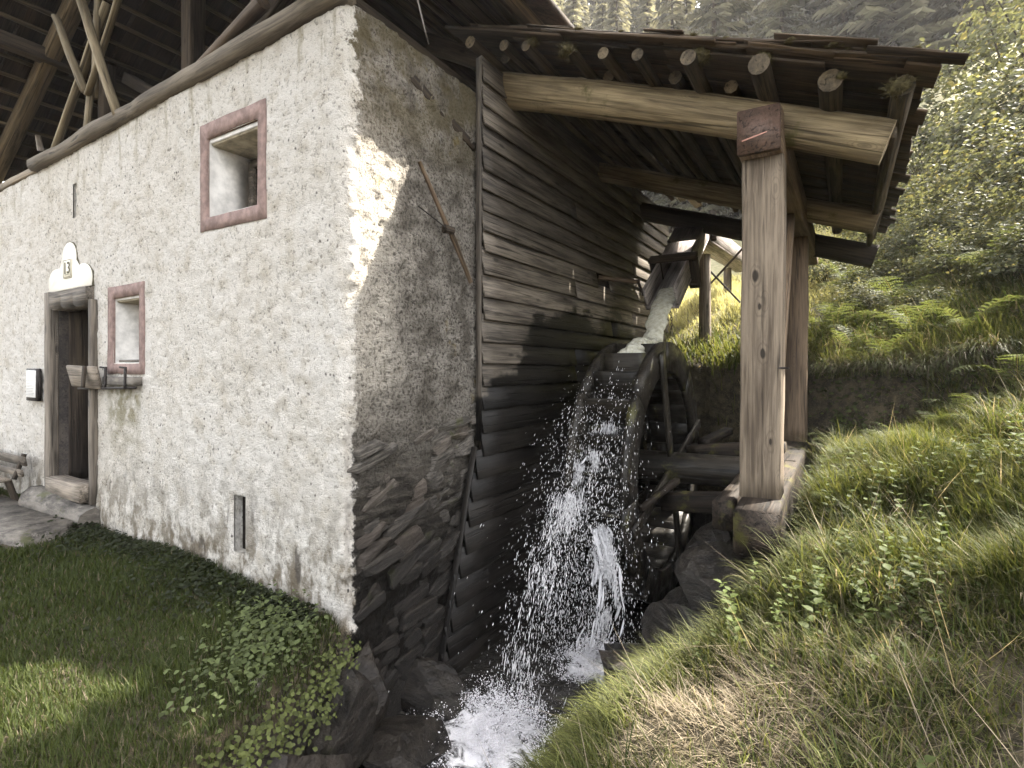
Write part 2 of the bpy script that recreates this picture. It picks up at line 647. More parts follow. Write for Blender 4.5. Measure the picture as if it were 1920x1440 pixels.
def x_right(Y):
    return np.interp(Y, [-30, -6, -2.6, -1.6, -.6, 0, .6, 1.25, 1.9, 4.6], [4.6, 2.0, 1.45, 1.35, 1.30, 1.38, 1.52, 1.95, 2.06, 2.06])


def ground_z(X, Y):
    X = np.asarray(X, float)
    Y = np.asarray(Y, float)
    P = np.stack([X, Y, X * 0], 1)
    und = (.05 + .05 * (X > 1)) * fbm(P, 1.3, 3, 3) + (.02 + .025 * (X > 1)) * fbm(P, 4, 2, 9)
    # near right bank
    L = .45 + np.where(Y < 1.5, .19, .20) * (np.maximum(Y, -4) - 1.5) + .24 * np.minimum(X - 2.2, 1.0) \
        + .32 * np.clip(X - 3.2, 0, 6) + .02 * np.clip(X - 9, 0, 400)
    L = L - .20 * np.exp(-(((X - 1.72) / .38) ** 2 + ((Y - .85) / .55) ** 2))
    L = L - .38 * np.exp(-(((X - 2.75) / .55) ** 2 + ((Y - 3.75) / .40) ** 2))
    t = Y - y_step(X)
    far = np.clip(t - 9, 0, 90)
    U = 1.42 + .42 * np.clip(t, 0, 14) + .40 * np.clip(X - 3, 0, 6) + .36 * far + .05 * np.clip(t - 100, 0, 500)
    U = np.maximum(U, L + .05)
    s = sstep(t, -.10, .06)
    R = L * (1 - s) + U * s
    # lawn before the house
    lawn = .01 + .03 * np.clip(-X, 0, 4) + .012 * np.clip(Y, -6, 0) + .004 * np.clip(-X - 4, 0, 300)
    house_up = sstep(Y, 6.0, 7.5)
    A = lawn * (1 - house_up) + (1.9 + .35 * np.clip(Y - 7, 0, 20) + .5 * np.clip(Y - 27, 0, 90)) * house_up
    xl, xr = x_left(Y), x_right(Y)
    mid = (xl + xr) / 2
    chan = (Y < y_step(X))
    side = np.where(X < mid, A, R)
    # the channel
    jag = .10 * fbm(P, 2.2, 3, 21)
    d = np.minimum(X - xl, xr - X + jag * .8)
    w = sstep(d, -.08, .16)
    wr = sstep(xr - X + jag, -.28, .26)
    w = np.where(X < mid, w, wr)
    w = w * sstep(-t, -.02, .10) * (Y < 5.2)
    bed = -.88 + .10 * fbm(P, 2.5, 3, 5)
    z = side * (1 - w) + bed * w + und * (1 - w)
    # past the step on the wheel-pit side everything is the upper bank
    z = np.where((t > .06) & (X > -.5) & (X < mid) & (Y < 8), R + und, z)
    return z


def axis_lines(lo, hi, fine_lo, fine_hi, step, grow=1.25):
    a = list(np.arange(fine_lo, fine_hi + 1e-6, step))
    s = step
    x = fine_hi
    while x < hi:
        s *= grow
        x += s
        a.append(x)
    s = step
    x = fine_lo
    while x > lo:
        s *= grow
        x -= s
        a.insert(0, x)
    return np.array(a)


gx = axis_lines(-110, 110, -3.2, 5.2, .06)
gy = axis_lines(-70, 110, -2.6, 7.4, .06)
GX, GY = np.meshgrid(gx, gy)
Zg = ground_z(GX.ravel(), GY.ravel())
Vg = np.stack([GX.ravel(), GY.ravel(), Zg], 1)
nx_, ny_ = len(gx), len(gy)
ii = (np.arange(ny_ - 1)[:, None] * nx_ + np.arange(nx_ - 1)[None, :]).ravel()
Fg = np.stack([ii, ii + 1, ii + 1 + nx_, ii + nx_], 1)
ground = link('ground', np_mesh('ground', Vg, Fg, True), M['soil'])
tag(ground, 'grassy bank, shaded lawn and hillside soil', None, None, 'structure')

# ------------------------------------------------------------------ mill house
house = thing('mill_house', (-3.4, 3.0, 0), 'whitewashed stucco mill house numbered 13 with an open timber attic and clapboard side', 'house')
R_C = .085
A_C = R_C * math.pi / 4


def wall_top(X):
    return 3.52 - .028 * np.abs(X)


OPEN = dict(window_up=(-1.405, -.82, 2.505, 3.058), window_low=(-2.813, -2.369, 1.489, 2.035),
            door=(-3.97, -3.20, .32, 2.05), niche=(-1.09, -.96, .22, .60), slot=(-3.61, -3.53, 2.82, 3.13))
FRAMES = [(-1.49, -.735, 2.41, 3.165), (-2.91, -2.295, 1.40, 2.132), (-4.10, -3.12, .25, 2.17)]


def snap(lines, marks):
    lines = np.array(lines)
    for m in marks:
        lines[np.argmin(np.abs(lines - m))] = m
    return lines


def s_of_x(X):
    return X + R_C - A_C


sl = np.concatenate([np.arange(-6.9, -4.6, .035), np.arange(-4.6, 1.4, .0185), np.arange(1.4, 6.4, .3)])
sl = snap(sl, [s_of_x(v) for o in OPEN.values() for v in o[:2]])
zl = np.arange(0, 1.0001, 1 / 225)
zlow, zhigh = -.98, 3.5
zz = snap(zlow + (zhigh - zlow) * zl, [v for o in OPEN.values() for v in o[2:]])
S, Zw = np.meshgrid(sl, zz)
S, Zw = S.ravel(), Zw.ravel()
th = np.clip((S + A_C) / (2 * A_C), 0, 1) * math.pi / 2 - math.pi / 2
nx, ny = np.cos(th), np.sin(th)
PX = np.where(S < -A_C, S + A_C - R_C, np.where(S > A_C, 0, -R_C + R_C * np.cos(th)))
PY = np.where(S < -A_C, 0, np.where(S > A_C, S - A_C + R_C, R_C + R_C * np.sin(th)))
# only the top rows follow the sloping wall head
head = sstep(Zw, 3.2, 3.5)
Zw2 = Zw + head * (np.where(S < 0, wall_top(PX), 3.54) - 3.5)
P3 = np.stack([PX, PY, Zw2], 1)
front = S < 0
mask = np.ones(len(S))
for (a, b_, c, d) in list(OPEN.values()) + FRAMES:
    dd = np.maximum(np.maximum(a - PX, PX - b_), np.maximum(c - Zw, Zw - d))
    mask = np.where(front, mask * sstep(dd, .002, .02), mask)
coarse = fbm(P3, 19, 3, 41)
disp = .028 * fbm(P3, 1.1, 3, 40) * np.where(front, .7, 1.0)
disp += mask * (.004 + np.where(front, .014, .022) * coarse)
disp = np.where(front & (mask < .5), np.clip(disp, -.004, .001), disp)
rough_low = (~front) * sstep(1.5 - Zw, 0, .5)
disp += rough_low * (.03 * fbm(P3 * np.array([1, 1, 2.2]), 5, 3, 44) - .02)
disp = np.where(PY > 1.3, -.02, disp)
Vw = np.stack([PX + nx * disp, PY + ny * disp, Zw2], 1)
nS, nZ = len(sl), len(zz)
ii = (np.arange(nZ - 1)[:, None] * nS + np.arange(nS - 1)[None, :]).ravel()
Fw = np.stack([ii, ii + 1, ii + 1 + nS, ii + nS], 1)
cx = PX[Fw].mean(1)
cz = Zw[Fw].mean(1)
cs = S[Fw].mean(1)
keep = np.ones(len(Fw), bool)
for (a, b_, c, d) in OPEN.values():
    keep &= ~((cs < 0) & (cx > a) & (cx < b_) & (cz > c) & (cz < d))
Fw, cs, cz = Fw[keep], cs[keep], cz[keep]
wall_me = np_mesh('wall', Vw, Fw, True)
sv = np.clip(.5 + (S - .02) * 1.6, 0, 1)
vcolor(wall_me, np.stack([sv, sv, sv], 1))
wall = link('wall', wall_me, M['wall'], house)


def quadmesh(name, V, F, mat, parent, smooth=False):
    return link(name, np_mesh(name, np.array(V, float), [np.array([f]) for f in F], smooth), mat, parent)


def solid_box(name, x0, x1, y0, y1, z0, z1, mat, parent):
    c = ((x0 + x1) / 2, (y0 + y1) / 2, (z0 + z1) / 2)
    me = box_mesh(x1 - x0, y1 - y0, z1 - z0, 4, .002, .006)
    return link(name, me, mat, parent, Matrix.Translation((x0, c[1], c[2])))


# plain rear and far walls close the house
solid_box('rear_wall', -6.9, -.04, 6.1, 6.3, -.6, 3.45, M['stucco'], house)
o = beam('end_wall', (-6.85, .05, 1.4), (-6.85, 6.2, 1.4), .2, 4.1, M['stucco'], house)
solid_box('attic_floor', -6.8, -.05, .25, 6.2, 3.30, 3.38, M['roofwood'], house)


def recess(name, o, depth, matw, mattop, parent, floor=None):
    """four faces running back from an opening, made as separate real slabs"""
    x0, x1, z0, z1 = o
    t = .03
    g = link(name, np_mesh(name, *slab_tube(x0, x1, z0, z1, depth, t)), matw, parent)
    return g


def slab_tube(x0, x1, z0, z1, d, t):
    ys = (.010, d)
    V, F = [], []
    ring_i = [(x0, z0), (x1, z0), (x1, z1), (x0, z1)]
    ring_o = [(x0 - t, z0 - t), (x1 + t, z0 - t), (x1 + t, z1 + t), (x0 - t, z1 + t)]
    for y in ys:
        V += [(x, y, z) for x, z in ring_i]
    for y in ys:
        V += [(x, y + .004 if y < .1 else y, z) for x, z in ring_o]
    for j in range(4):
        k = (j + 1) % 4
        F.append((j, 4 + j, 4 + k, k))
        F.append((8 + j, 8 + k, 12 + k, 12 + j))
        F.append((j, k, 8 + k, 8 + j))
        F.append((4 + j, 12 + j, 12 + k, 4 + k))
    return np.array(V, float), np.array(F)


def surround(name, o, i, label):
    """painted band round a window: hand-cut wavy edges, set flush in the stucco"""
    n = 14
    def ring(r, amp, seed):
        x0, x1, z0, z1 = r
        pts = []
        for (ax, az, bx, bz) in ((x0, z0, x1, z0), (x1, z0, x1, z1), (x1, z1, x0, z1), (x0, z1, x0, z0)):
            for q in range(n):
                t = q / n
                pts.append([ax + (bx - ax) * t, az + (bz - az) * t])
        p = np.array(pts)
        p3 = np.stack([p[:, 0], p[:, 1], p[:, 0] * 0], 1)
        p[:, 0] += amp * fbm(p3, 4, 2, seed)
        p[:, 1] += amp * fbm(p3, 4, 2, seed + 3)
        return p
    a, b_ = ring(o, .012, nseed()), ring(i, .009, nseed())
    N = len(a)
    V = np.concatenate([np.insert(a, 1, -.008, 1), np.insert(b_, 1, -.008, 1), np.insert(a, 1, .03, 1), np.insert(b_, 1, .03, 1)])
    j = np.arange(N)
    k = (j + 1) % N
    F = np.concatenate([np.stack([j, k, N + k, N + j], 1), np.stack([j, 2 * N + j, 2 * N + k, k], 1), np.stack([N + j, N + k, 3 * N + k, 3 * N + j], 1)])
    w = link(name, np_mesh(name, V, F), M['pink'], house)
    w['label'] = label
    return w


# upper window
w1 = surround('window', FRAMES[0], OPEN['window_up'], 'deep upper window with a pink painted surround and white reveal')
o = OPEN['window_up']
recess('reveal', (o[0] + .010, o[1] - .006, o[2] + .008, o[3] - .03), .40, M['white'], None, w1)
solid_box('soffit', o[0] + .012, o[1] - .008, .02, .39, o[3] - .045, o[3] + .01, M['soffit'], w1)
for (a, b_, c, d) in ((o[0], o[0] + .05, o[2], o[3] - .06), (o[1] - .05, o[1], o[2], o[3] - .06), (o[0] + .053, o[1] - .053, o[2], o[2] + .05), (o[0] + .053, o[1] - .053, o[3] - .115, o[3] - .062), (-1.135, -1.09, o[2] + .053, o[3] - .12)):
    solid_box('sash', a, b_, .30, .36, c, d, M['grey'], w1)
solid_box('pane', o[0] + .03, o[1] - .03, .335, .345, o[2] + .03, o[3] - .09, M['glass'], w1)
# lower window with its shelf
w2 = surround('window', FRAMES[1], OPEN['window_low'], 'low pink framed window niche above the folding shelf')
o = OPEN['window_low']
recess('reveal', (o[0] + .010, o[1] - .006, o[2] + .008, o[3] - .02), .42, M['white'], None, w2)
solid_box('soffit', o[0] + .012, o[1] - .008, .02, .40, o[3] - .035, o[3] + .01, M['soffit'], w2)
solid_box('sill', o[0] + .014, o[1] - .01, .03, .40, o[2] + .010, o[2] + .030, M['slab'], w2)
for (a, b_) in ((o[0], o[0] + .05), (o[1] - .05, o[1])):
    solid_box('sash', a, b_, .33, .38, o[2] + .03, o[3] - .04, M['grey'], w2)
solid_box('pane', o[0] + .03, o[1] - .03, .355, .365, o[2] + .03, o[3] - .04, M['glass'], w2)
# serving hatch board and iron bracket below it
hatch = thing('folding_shelf', (-2.6, -.1, 1.30), 'weathered folding wooden shelf on an iron rail under the lower pink window', 'shelf')
beam('shelf_board', (-3.30, -.13, 1.385), (-2.84, -.10, 1.37), .03, .19, M['grey'], hatch, roll=.25, wob=.008)
beam('batten', (-2.98, -.155, 1.29), (-2.97, -.15, 1.47), .05, .018, M['old'], hatch)
beam('rail', (-3.24, -.09, 1.275), (-2.34, -.05, 1.295), .025, .02, M['iron'], hatch, wob=.001)
beam('ledge', (-2.86, -.015, 1.345), (-2.33, -.015, 1.345), .10, .07, M['slab'], hatch)
for x in (-2.79, -2.45):
    beam('hook', (x, -.075, 1.29), (x, -.07, 1.46), .022, .018, M['iron'], hatch, wob=.001)
    beam('hook_tip', (x - .005, -.076, 1.452), (x - .06, -.085, 1.458), .016, .014, M['iron'], hatch, wob=.001)
# door
dr = beam('door', (-3.58, .36, .40), (-3.58, .36, 2.0), .04, .80, M['dark_door'], house, up=(1, 0, 0))
for k in range(5):
    beam('plank', (-3.90 + .155 * k, .325 - .004 * (k % 2), .42), (-3.90 + .155 * k, .325 - .004 * (k % 2), 1.98), .026, .148, M['dark_door'], dr, up=(1, 0, 0), wob=.003)
o = OPEN['door']
df = link('door_frame', np_mesh('door_frame', *slab_tube(o[0] + .03, o[1] - .03, o[2] + .05, o[3] - .02, .5, .03)), M['dark_door'], house)
beam('jamb', (-4.035, -.005, .27), (-4.035, -.005, 2.165), .10, .13, M['grey'], df, up=(1, 0, 0), wob=.008, nseg=10)
beam('jamb', (-3.15, .0, .27), (-3.15, .0, 2.045), .09, .07, M['grey'], df, up=(1, 0, 0), wob=.008, nseg=10)
beam('jamb', (-3.945, .16, .38), (-3.945, .16, 2.04), .16, .05, M['old'], df, up=(1, 0, 0), wob=.006, nseg=10)
# lintel with a carved scalloped lower edge
nl = 40
xs = np.linspace(-3.97, -3.185, nl)
zt = 2.155 + .006 * np.sin(xs * 9)
zb = 2.03 - .045 * np.abs(np.sin((xs + 3.97) / .785 * math.pi * 3)) ** .6
V = [(x, -.06, z) for x, z in zip(xs, zt)] + [(x, -.06, z) for x, z in zip(xs, zb)] + [(x, .12, z) for x, z in zip(xs, zt)] + [(x, .12, z) for x, z in zip(xs, zb)]
F = []
for j in range(nl - 1):
    F += [(j, nl + j, nl + j + 1, j + 1), (2 * nl + j, 2 * nl + j + 1, 3 * nl + j + 1, 3 * nl + j), (j, j + 1, 2 * nl + j + 1, 2 * nl + j), (nl + j, 3 * nl + j, 3 * nl + j + 1, nl + j + 1)]
F += [(0, 2 * nl, 3 * nl, nl), (nl - 1, 2 * nl - 1, 4 * nl - 1, 3 * nl - 1)]
link('lintel', np_mesh('lintel', np.array(V), np.array(F)), M['grey'], df)
beam('threshold', (-3.93, -.02, .36), (-3.20, -.02, .36), .16, .15, M['grey'], df, wob=.008)
log('door_step', (-4.16, -.10, .20), (-3.06, -.07, .15), .13, .11, M['slab'], house, wob=.25, nseg=14)
# three-lobed plaster panel over the door
ang = np.linspace(0, math.pi, 22)
pts = [(-3.18, 2.17)]
right = [(-3.36 + .19 * math.cos(a), 2.24 + .14 * math.sin(a)) for a in np.linspace(-.4, math.pi * .62, 12)]
topl = [(-3.645 + .155 * math.cos(a), 2.455 + .145 * math.sin(a)) for a in np.linspace(-.2, math.pi + .2, 16)]
left = [(-3.93 + .175 * math.cos(a), 2.24 + .14 * math.sin(a)) for a in np.linspace(math.pi * .38, math.pi + .4, 12)]
outl = np.array(pts + right + topl + left + [(-4.10, 2.17)])


def plate_mesh(name, out, y0, y1, grow=0.0):
    c = out.mean(0)
    o2 = out + (out - c) / np.linalg.norm(out - c, axis=1)[:, None] * grow
    n = len(o2)
    V = np.concatenate([np.insert(o2, 1, y0, 1), np.insert(o2, 1, y1, 1)])
    j = np.arange(n)
    k = (j + 1) % n
    return np_mesh(name, V, [np.array([list(range(n))]), np.stack([j, n + j, n + k, k], 1), np.array([list(range(n, 2 * n))[::-1]])])


link('tympanum', plate_mesh('tympanum', outl, -.020, .03), M['panel'], house)
link('tympanum_edge', plate_mesh('tympanum_edge', outl, -.017, .02, .009), M['ink'], house)
num = thing('house_number_plate', (-3.66, -.04, 2.27), 'small cream enamel plate reading 13 above the plank door', 'number plate')
solid_box('plate', -3.745, -3.575, -.030, -.021, 2.275, 2.445, M['enamel'], num)
for (a, b_, c, d) in ((-3.738, -3.582, 2.434, 2.438), (-3.738, -3.582, 2.282, 2.286), (-3.738, -3.734, 2.288, 2.432), (-3.586, -3.582, 2.288, 2.432)):
    solid_box('border', a, b_, -.0325, -.0305, c, d, M['ink'], num)


def text_obj(name, body, size, m, mat, parent, bold=0.0):
    cu = bpy.data.curves.new(name, 'FONT')
    cu.body = body
    cu.size = size
    cu.align_x = 'CENTER'
    cu.extrude = .0015
    cu.offset = bold
    tmp = bpy.data.objects.new('tmp', cu)
    COL.objects.link(tmp)
    bpy.context.view_layer.update()
    me = bpy.data.meshes.new_from_object(tmp.evaluated_get(bpy.context.evaluated_depsgraph_get()))
    bpy.data.objects.remove(tmp)
    return link(name, me, mat, parent, m)


text_obj('digits', '13', .15, Matrix.Translation((-3.66, -.032, 2.314)) @ Matrix.Rotation(math.pi / 2, 4, 'X'), M['ink'], num, .002)
solid_box('underline', -3.70, -3.62, -.0325, -.0305, 2.302, 2.306, M['ink'], num)
# notice
plq = thing('notice_board', (-4.43, -.03, 1.12), 'small printed notice sheet in a dark frame beside the door', 'notice')
solid_box('backing', -4.575, -4.29, -.045, -.015, 1.125, 1.445, M['iron'], plq)
solid_box('sheet', -4.57, -4.335, -.049, -.0455, 1.16, 1.425, M['paper'], plq)
for k in range(15):
    ln = .155 + .03 * ((k * 7) % 4) / 3
    solid_box('print_line', -4.55, -4.55 + ln, -.0515, -.0495, 1.402 - k * .0155, 1.407 - k * .0155, M['text'], plq)
# niches: the little slot high up and the blind slit near the foot
for nm, dpt in (('slot', .22), ('niche', .34)):
    a, b_, c, d = OPEN[nm]
    g = recess('niche', (a - .001, b_ + .001, c - .001, d + .001), dpt, M['stucco'], None, house)
    solid_box('niche_back', a, b_, dpt - .02, dpt + .02, c, d, M['dark'], g)  # back coloured dark to stand for the shade inside
    link('niche_shade_lining', np_mesh('niche_shade_lining', *slab_tube(a + .003, b_ - .003, c + .003, d - .003, dpt - .03, .002)), M['dark'], g, Matrix.Translation((0, .05, 0)) @ Matrix.Diagonal((1, .8, 1, 1)))  # dark lining behind the lip paints in the inner shade

# exposed schist in the side wall
stone_meshes = []
for q in range(10):
    bm = bmesh.new()
    rq = random.Random(700 + q)
    for _ in range(26):
        # points of a slanted, tapering slab: the hull is an angular split stone
        x, y, zq = [math.copysign(abs(u) ** .5, u) * .5 for u in (rq.uniform(-1, 1), rq.uniform(-1, 1), rq.uniform(-1, 1))]
        tap = 1 - .30 * abs(y) * 2 * rq.random()
        bm.verts.new((x, y, zq * tap + .12 * x))
    hull = bmesh.ops.convex_hull(bm, input=bm.verts)
    bmesh.ops.delete(bm, geom=[g for g in hull['geom_interior'] if isinstance(g, bmesh.types.BMVert)], context='VERTS')
    bmesh.ops.bevel(bm, geom=bm.edges[:], offset=.02, segments=1, affect='EDGES')
    me = bpy.data.meshes.new('stone')
    bm.to_mesh(me)
    bm.free()
    me.materials.append(M['stone'])
    stone_meshes.append(me)
rs = random.Random(5)
z = -.86
n_stone = 0
while z < 1.42:
    hgt = rs.uniform(.055, .13)
    y = .03 + rs.uniform(-.01, .1)
    while y < 1.32:
        ln = rs.uniform(.16, .42)
        zc = z + .06 * fbm([[0, y * 2, z]], 1, 2, 8)[0] + .10 * (y - .6)
        lim = .80 + .55 * fbm([[0, y, 3.3]], 2.2, 2, 31)[0] + (.45 if y > .75 else 0)
        prob = 1.0 if zc < lim else (.25 if zc < lim + .35 else .0)
        if rs.random() < prob and zc < 1.5:
            yc = y + ln / 2
            m = Matrix.Translation((rs.uniform(-.10, -.045), yc, zc)) @ Matrix.Rotation(math.radians(rs.uniform(6, 24)), 4, 'X') \
                @ Matrix.Rotation(rs.choice((0, math.pi)) + rs.uniform(-.15, .15), 4, 'Z') @ Matrix.Rotation(rs.choice((0, math.pi)), 4, 'Y') \
                @ Matrix.Diagonal((rs.uniform(.13, .20), ln * 1.12, hgt * 1.22, 1))
            link('stone', rs.choice(stone_meshes), None, wall, m)
            n_stone += 1
        y += ln * rs.uniform(.85, 1.05)
    z += hgt * .88
# old timber built into the wall head
beam('wall_timber', (-.045, .40, 3.40), (-.04, 1.24, 3.13), .10, .07, M['old'], wall, wob=.012)

# clapboards
clad = beam('cladding', (.012, 1.3, 1.5), (.012, 6.2, 1.5), .02, 4.5, M['old'], house, wob=.001)
z = 3.80
rc = random.Random(3)
row = 0
while z > -.80:
    exp_ = rc.uniform(.150, .185)
    zb = z - exp_
    zc = (z + zb) / 2
    y0 = 1.255 + rc.uniform(-.012, .012)
    if zc < .86:
        y0 = np.interp(zc, [-.8, .86], [.74, 1.20]) + rc.uniform(-.01, .01)
    y1 = 6.27 + rc.uniform(-.03, .03)
    segs = [(y0, y1)]
    if zb < 2.48 < z:
        segs = [(y0, 3.46), (3.84, y1)]
    else:
        cut = rc.choice((None, None, 2.9, 3.9, 4.6))
        if cut:
            segs = [(y0, cut - .002), (cut + .002, y1)]
    for (a, b_) in segs:
        sag = rc.uniform(-.008, .008)
        beam('plank', (.062 + rc.uniform(0, .006), a, zc + sag), (.062 + rc.uniform(0, .006), b_, zc - sag), .020, exp_ + .045, M['clad'], clad,
             nseg=10, wob=.003, bev=.003, roll=math.radians(-10.0 + rc.uniform(-1.5, 1.5)), ends=.012)
    z = zb
    row += 1
beam('corner_board', (.045, 1.238, .9), (.045, 1.238, 3.80), .05, .014, M['clad'], clad, wob=.006)
beam('corner_board', (.045, .722, -.8), (.045, 1.18, .86), .05, .014, M['clad'], clad, wob=.006)

# roof of the house: ridge over x = -3.47, open gable
RX, RZ, PITCH = -3.47, 6.30, .566
Y0, Y1 = -.75, 6.9
EX = .60


def roof_z(X, off=0.0):
    return RZ - PITCH * abs(X - RX) + off


V, F = [], []
for q, (xa, xb) in enumerate(((EX + .03, RX), (RX, 2 * RX - EX - .03))):
    pass
prof = [(EX, roof_z(EX)), (RX, RZ), (2 * RX - EX, roof_z(EX)), (2 * RX - EX, roof_z(EX) + .07), (RX, RZ + .08), (EX, roof_z(EX) + .07)]
V = [(x, y, z + .055) for y in (Y0, Y1) for x, z in prof]
F4 = [(j, (j + 1) % 6, 6 + (j + 1) % 6, 6 + j) for j in range(6)]
roof = link('roof', np_mesh('roof', np.array(V), [np.array(F4), np.array([[0, 5, 4, 1], [1, 4, 3, 2], [6, 7, 10, 11], [7, 8, 9, 10]])]), M['roofwood'], house)
run = math.sqrt(1 + PITCH ** 2)
sh_meshes = []
for q in range(5):
    me = box_mesh(.62, .27, .016, 3, .006, .003, .02)
    me.materials.append(M['roofwood'])
    sh_meshes.append(me)
rr = random.Random(8)
for c in range(9):
    for k in range(17):
        d = .15 + c * .46
        X = RX - d / run - .15
        y = -.6 + k * .29 + rr.uniform(-.01, .01)
        zc = roof_z(X, .02 + .006 * (k % 2) + rr.uniform(0, .005))
        m = axis_matrix((X, y, zc), (X - 1, y, zc - PITCH)) @ Matrix.Rotation(rr.uniform(-.02, .02), 4, 'Z')
        link('shingle', rr.choice(sh_meshes), None, roof, m)
for side in (-1, 1):
    k = 0
    d = .12
    while d < 4.62:
        X = RX + side * d / run
        zc = roof_z(X, -.045)
        thick = .055 if side < 0 or X < -.2 else .10
        beam('batten', (X, Y0 + .03, zc - (thick - .055) * .5), (X, Y1 - .1, zc - (thick - .055) * .5), thick * 1.1, thick * .7, M['pole'], roof, nseg=8, wob=.008,
             roll=-side * math.atan(PITCH) * .5)
        d += .245 if side < 0 else .27
        k += 1
for y in (.42, 2.5, 4.6):
    for side in (-1, 1):
        Xe = RX + side * 4.05
        beam('rafter', (Xe, y, roof_z(Xe, -.16)), (RX, y, RZ - .16), .15, .18, M['pole'] if y < 1 and side < 0 else M['old'], roof, wob=.008)
for (p0, p1, w) in (((-3.47, 1.0, 3.4), (-3.47, 1.0, 6.05), .17), ((-3.4, 1.05, 4.1), (-1.9, 1.05, 4.95), .13), ((-3.5, 1.05, 4.1), (-5.0, 1.05, 4.95), .13),
                    ((-5.2, .9, 3.4), (-5.2, .9, 5.1), .14), ((-2.3, 1.9, 3.4), (-2.3, 1.9, 5.4), .15), ((-1.0, .7, 3.4), (-1.0, .7, 4.7), .12)):
    beam('strut', p0, p1, w, w, M['old'], roof, wob=.008)
beam('purlin', (-1.55, -.6, 5.02), (-1.55, 6.6, 5.02), .14, .15, M['old'], roof)
beam('purlin', (-5.40, -.6, 5.02), (-5.40, 6.6, 5.02), .14, .15, M['old'], roof)
beam('eave_purlin', (-.30, -.5, 3.72), (-.30, 6.5, 3.72), .16, .16, M['old'], roof, wob=.01)
link('roof_flap', box_mesh(.34, .16, .008, 4, .012, .002), M['flume'], roof, axis_matrix((.02, .55, 3.95), (.06, .62, 3.62)) @ Matrix.Rotation(.5, 4, 'X'))
# boarded rear gable
link('rear_gable', np_mesh('rear_gable', np.array([(EX - .6, y, 3.5) for y in (6.2, 6.25)] + [(RX, y, RZ - .05) for y in (6.2, 6.25)] + [(2 * RX, y, 3.5) for y in (6.2, 6.25)], float), [np.array([[0, 2, 4], [1, 5, 3]])]), M['roofwood'], roof)
# wall plate and the poles that brace the open gable
beam('wall_plate', (-4.45, .0, 3.455), (.0, .0, 3.585), .14, .125, M['plate'], house, nseg=22, wob=.018, bev=.03)
beam('wall_plate', (-6.9, .06, 3.375), (-4.30, .06, 3.44), .16, .07, M['plate'], house, nseg=10, wob=.01)
link('plate_peg', log_mesh(.14, .028, .022, 8, 3), M['grey'], house, axis_matrix((-4.16, -.06, 3.53), (-4.14, -.09, 3.66)))
for (p0, p1, w) in (((-4.095, .03, 4.845), (-3.42, .02, 3.93), .07), ((-2.60, .05, 4.86), (-3.40, .03, 3.90), .055), ((-3.41, .06, 3.97), (-3.448, .04, 3.55), .07), ((-3.47, -.02, 4.85), (-2.64, -.04, 3.50), .075),
                    ((-3.36, .10, 5.0), (-3.41, .09, 3.90), .07), ((-3.28, .14, 4.75), (-4.23, .02, 3.44), .07)):
    beam('brace', p0, p1, w, w * .6, M['brace'], house, nseg=8, wob=.012, bev=.012)
spare = tag(log('spare_pole', (-.80, .02, 3.82), (-2.0, .10, 3.615), .048, .030, M['brown'], None, wob=.15), 'peeling round pole lying on the wall plate under the attic roof', 'pole')
# stick hung on the side wall
stk = thing('hanging_stick', (.05, .83, 2.42), 'thin weathered stick with a knob hanging against the bare side wall', 'stick')
log('shaft', (.055, .555, 2.79), (.075, .84, 2.40), .014, .019, M['brown'], stk, 8, 8, .2)
log('shaft', (.076, .845, 2.41), (.06, 1.115, 2.08), .020, .017, M['brown'], stk, 8, 8, .25)
log('knob', (.06, .80, 2.41), (.09, .87, 2.40), .035, .03, M['old'], stk, 8, 3, .2)
log('cord', (.05, .55, 2.50), (.085, .82, 2.40), .004, .004, M['iron'], stk, 5, 3, .1)
lev = log('lever_pole', (.02, 3.62, 2.475), (.42, 3.86, 2.42), .030, .026, M['brown'], None, wob=.12)
tag(lev, 'short peeled pole poking out of a gap in the clapboards', 'pole')
lv2 = log('lever_prop', (.40, 3.845, 2.44), (.48, 3.80, 2.26), .018, .016, M['old'], None, wob=.12)
tag(lv2, 'short dark stick propped between the peeled pole and the spout', 'stick')
# a chip of bark on the wet boards

# ------------------------------------------------------------------ wheel shelter
shel = thing('wheel_shelter', (1.96, 1.6, .4), 'open lean-to roof of round poles and mossy shingles on square posts over the wheel', 'shelter')
SL = -.377


def lean_z(X, off=0.0):
    return 3.93 + SL * X + off


sb = beam('sill_beam', (1.97, 1.24, .50), (1.98, 4.75, .60), .25, .28, M['sill'], shel, nseg=12, wob=.012, bev=.02)
beam('sill_beam', (1.74, 1.55, .50), (1.76, 4.6, .58), .13, .20, M['sill'], shel, nseg=10, wob=.012, bev=.02)
po1 = beam('post', (1.955, 1.64, .64), (1.975, 1.64, 2.75), .235, .225, M['post'], shel, nseg=14, wob=.006, bev=.012, up=(0, 1, 0))
beam('post', (1.975, 4.05, .70), (1.985, 4.05, 2.75), .20, .20, M['brown'], shel, nseg=12, wob=.006, bev=.012, up=(0, 1, 0))
log('nail', (2.06, 1.53, 1.45), (2.12, 1.525, 1.45), .007, .006, M['iron'], po1, 6, 2)
tp = beam('top_plate', (1.965, 1.47, 2.885), (1.985, 5.7, 2.885), .245, .275, M['brown'], shel, nseg=10, wob=.006, bev=.01)
link('painted_end', box_mesh(.035, .240, .268, 2, .003, .008), M['red'], tp, axis_matrix((1.962, 1.432, 2.887), (1.962, 1.5, 2.887)))
beam('scratch', (1.87, 1.4305, 2.835), (2.01, 1.4305, 2.865), .004, .009, M['scratch'], tp, wob=.006, bev=.001)
beam('brace', (1.99, 1.78, .95), (1.99, 3.05, 2.75), .10, .10, M['brown'], shel, wob=.005)
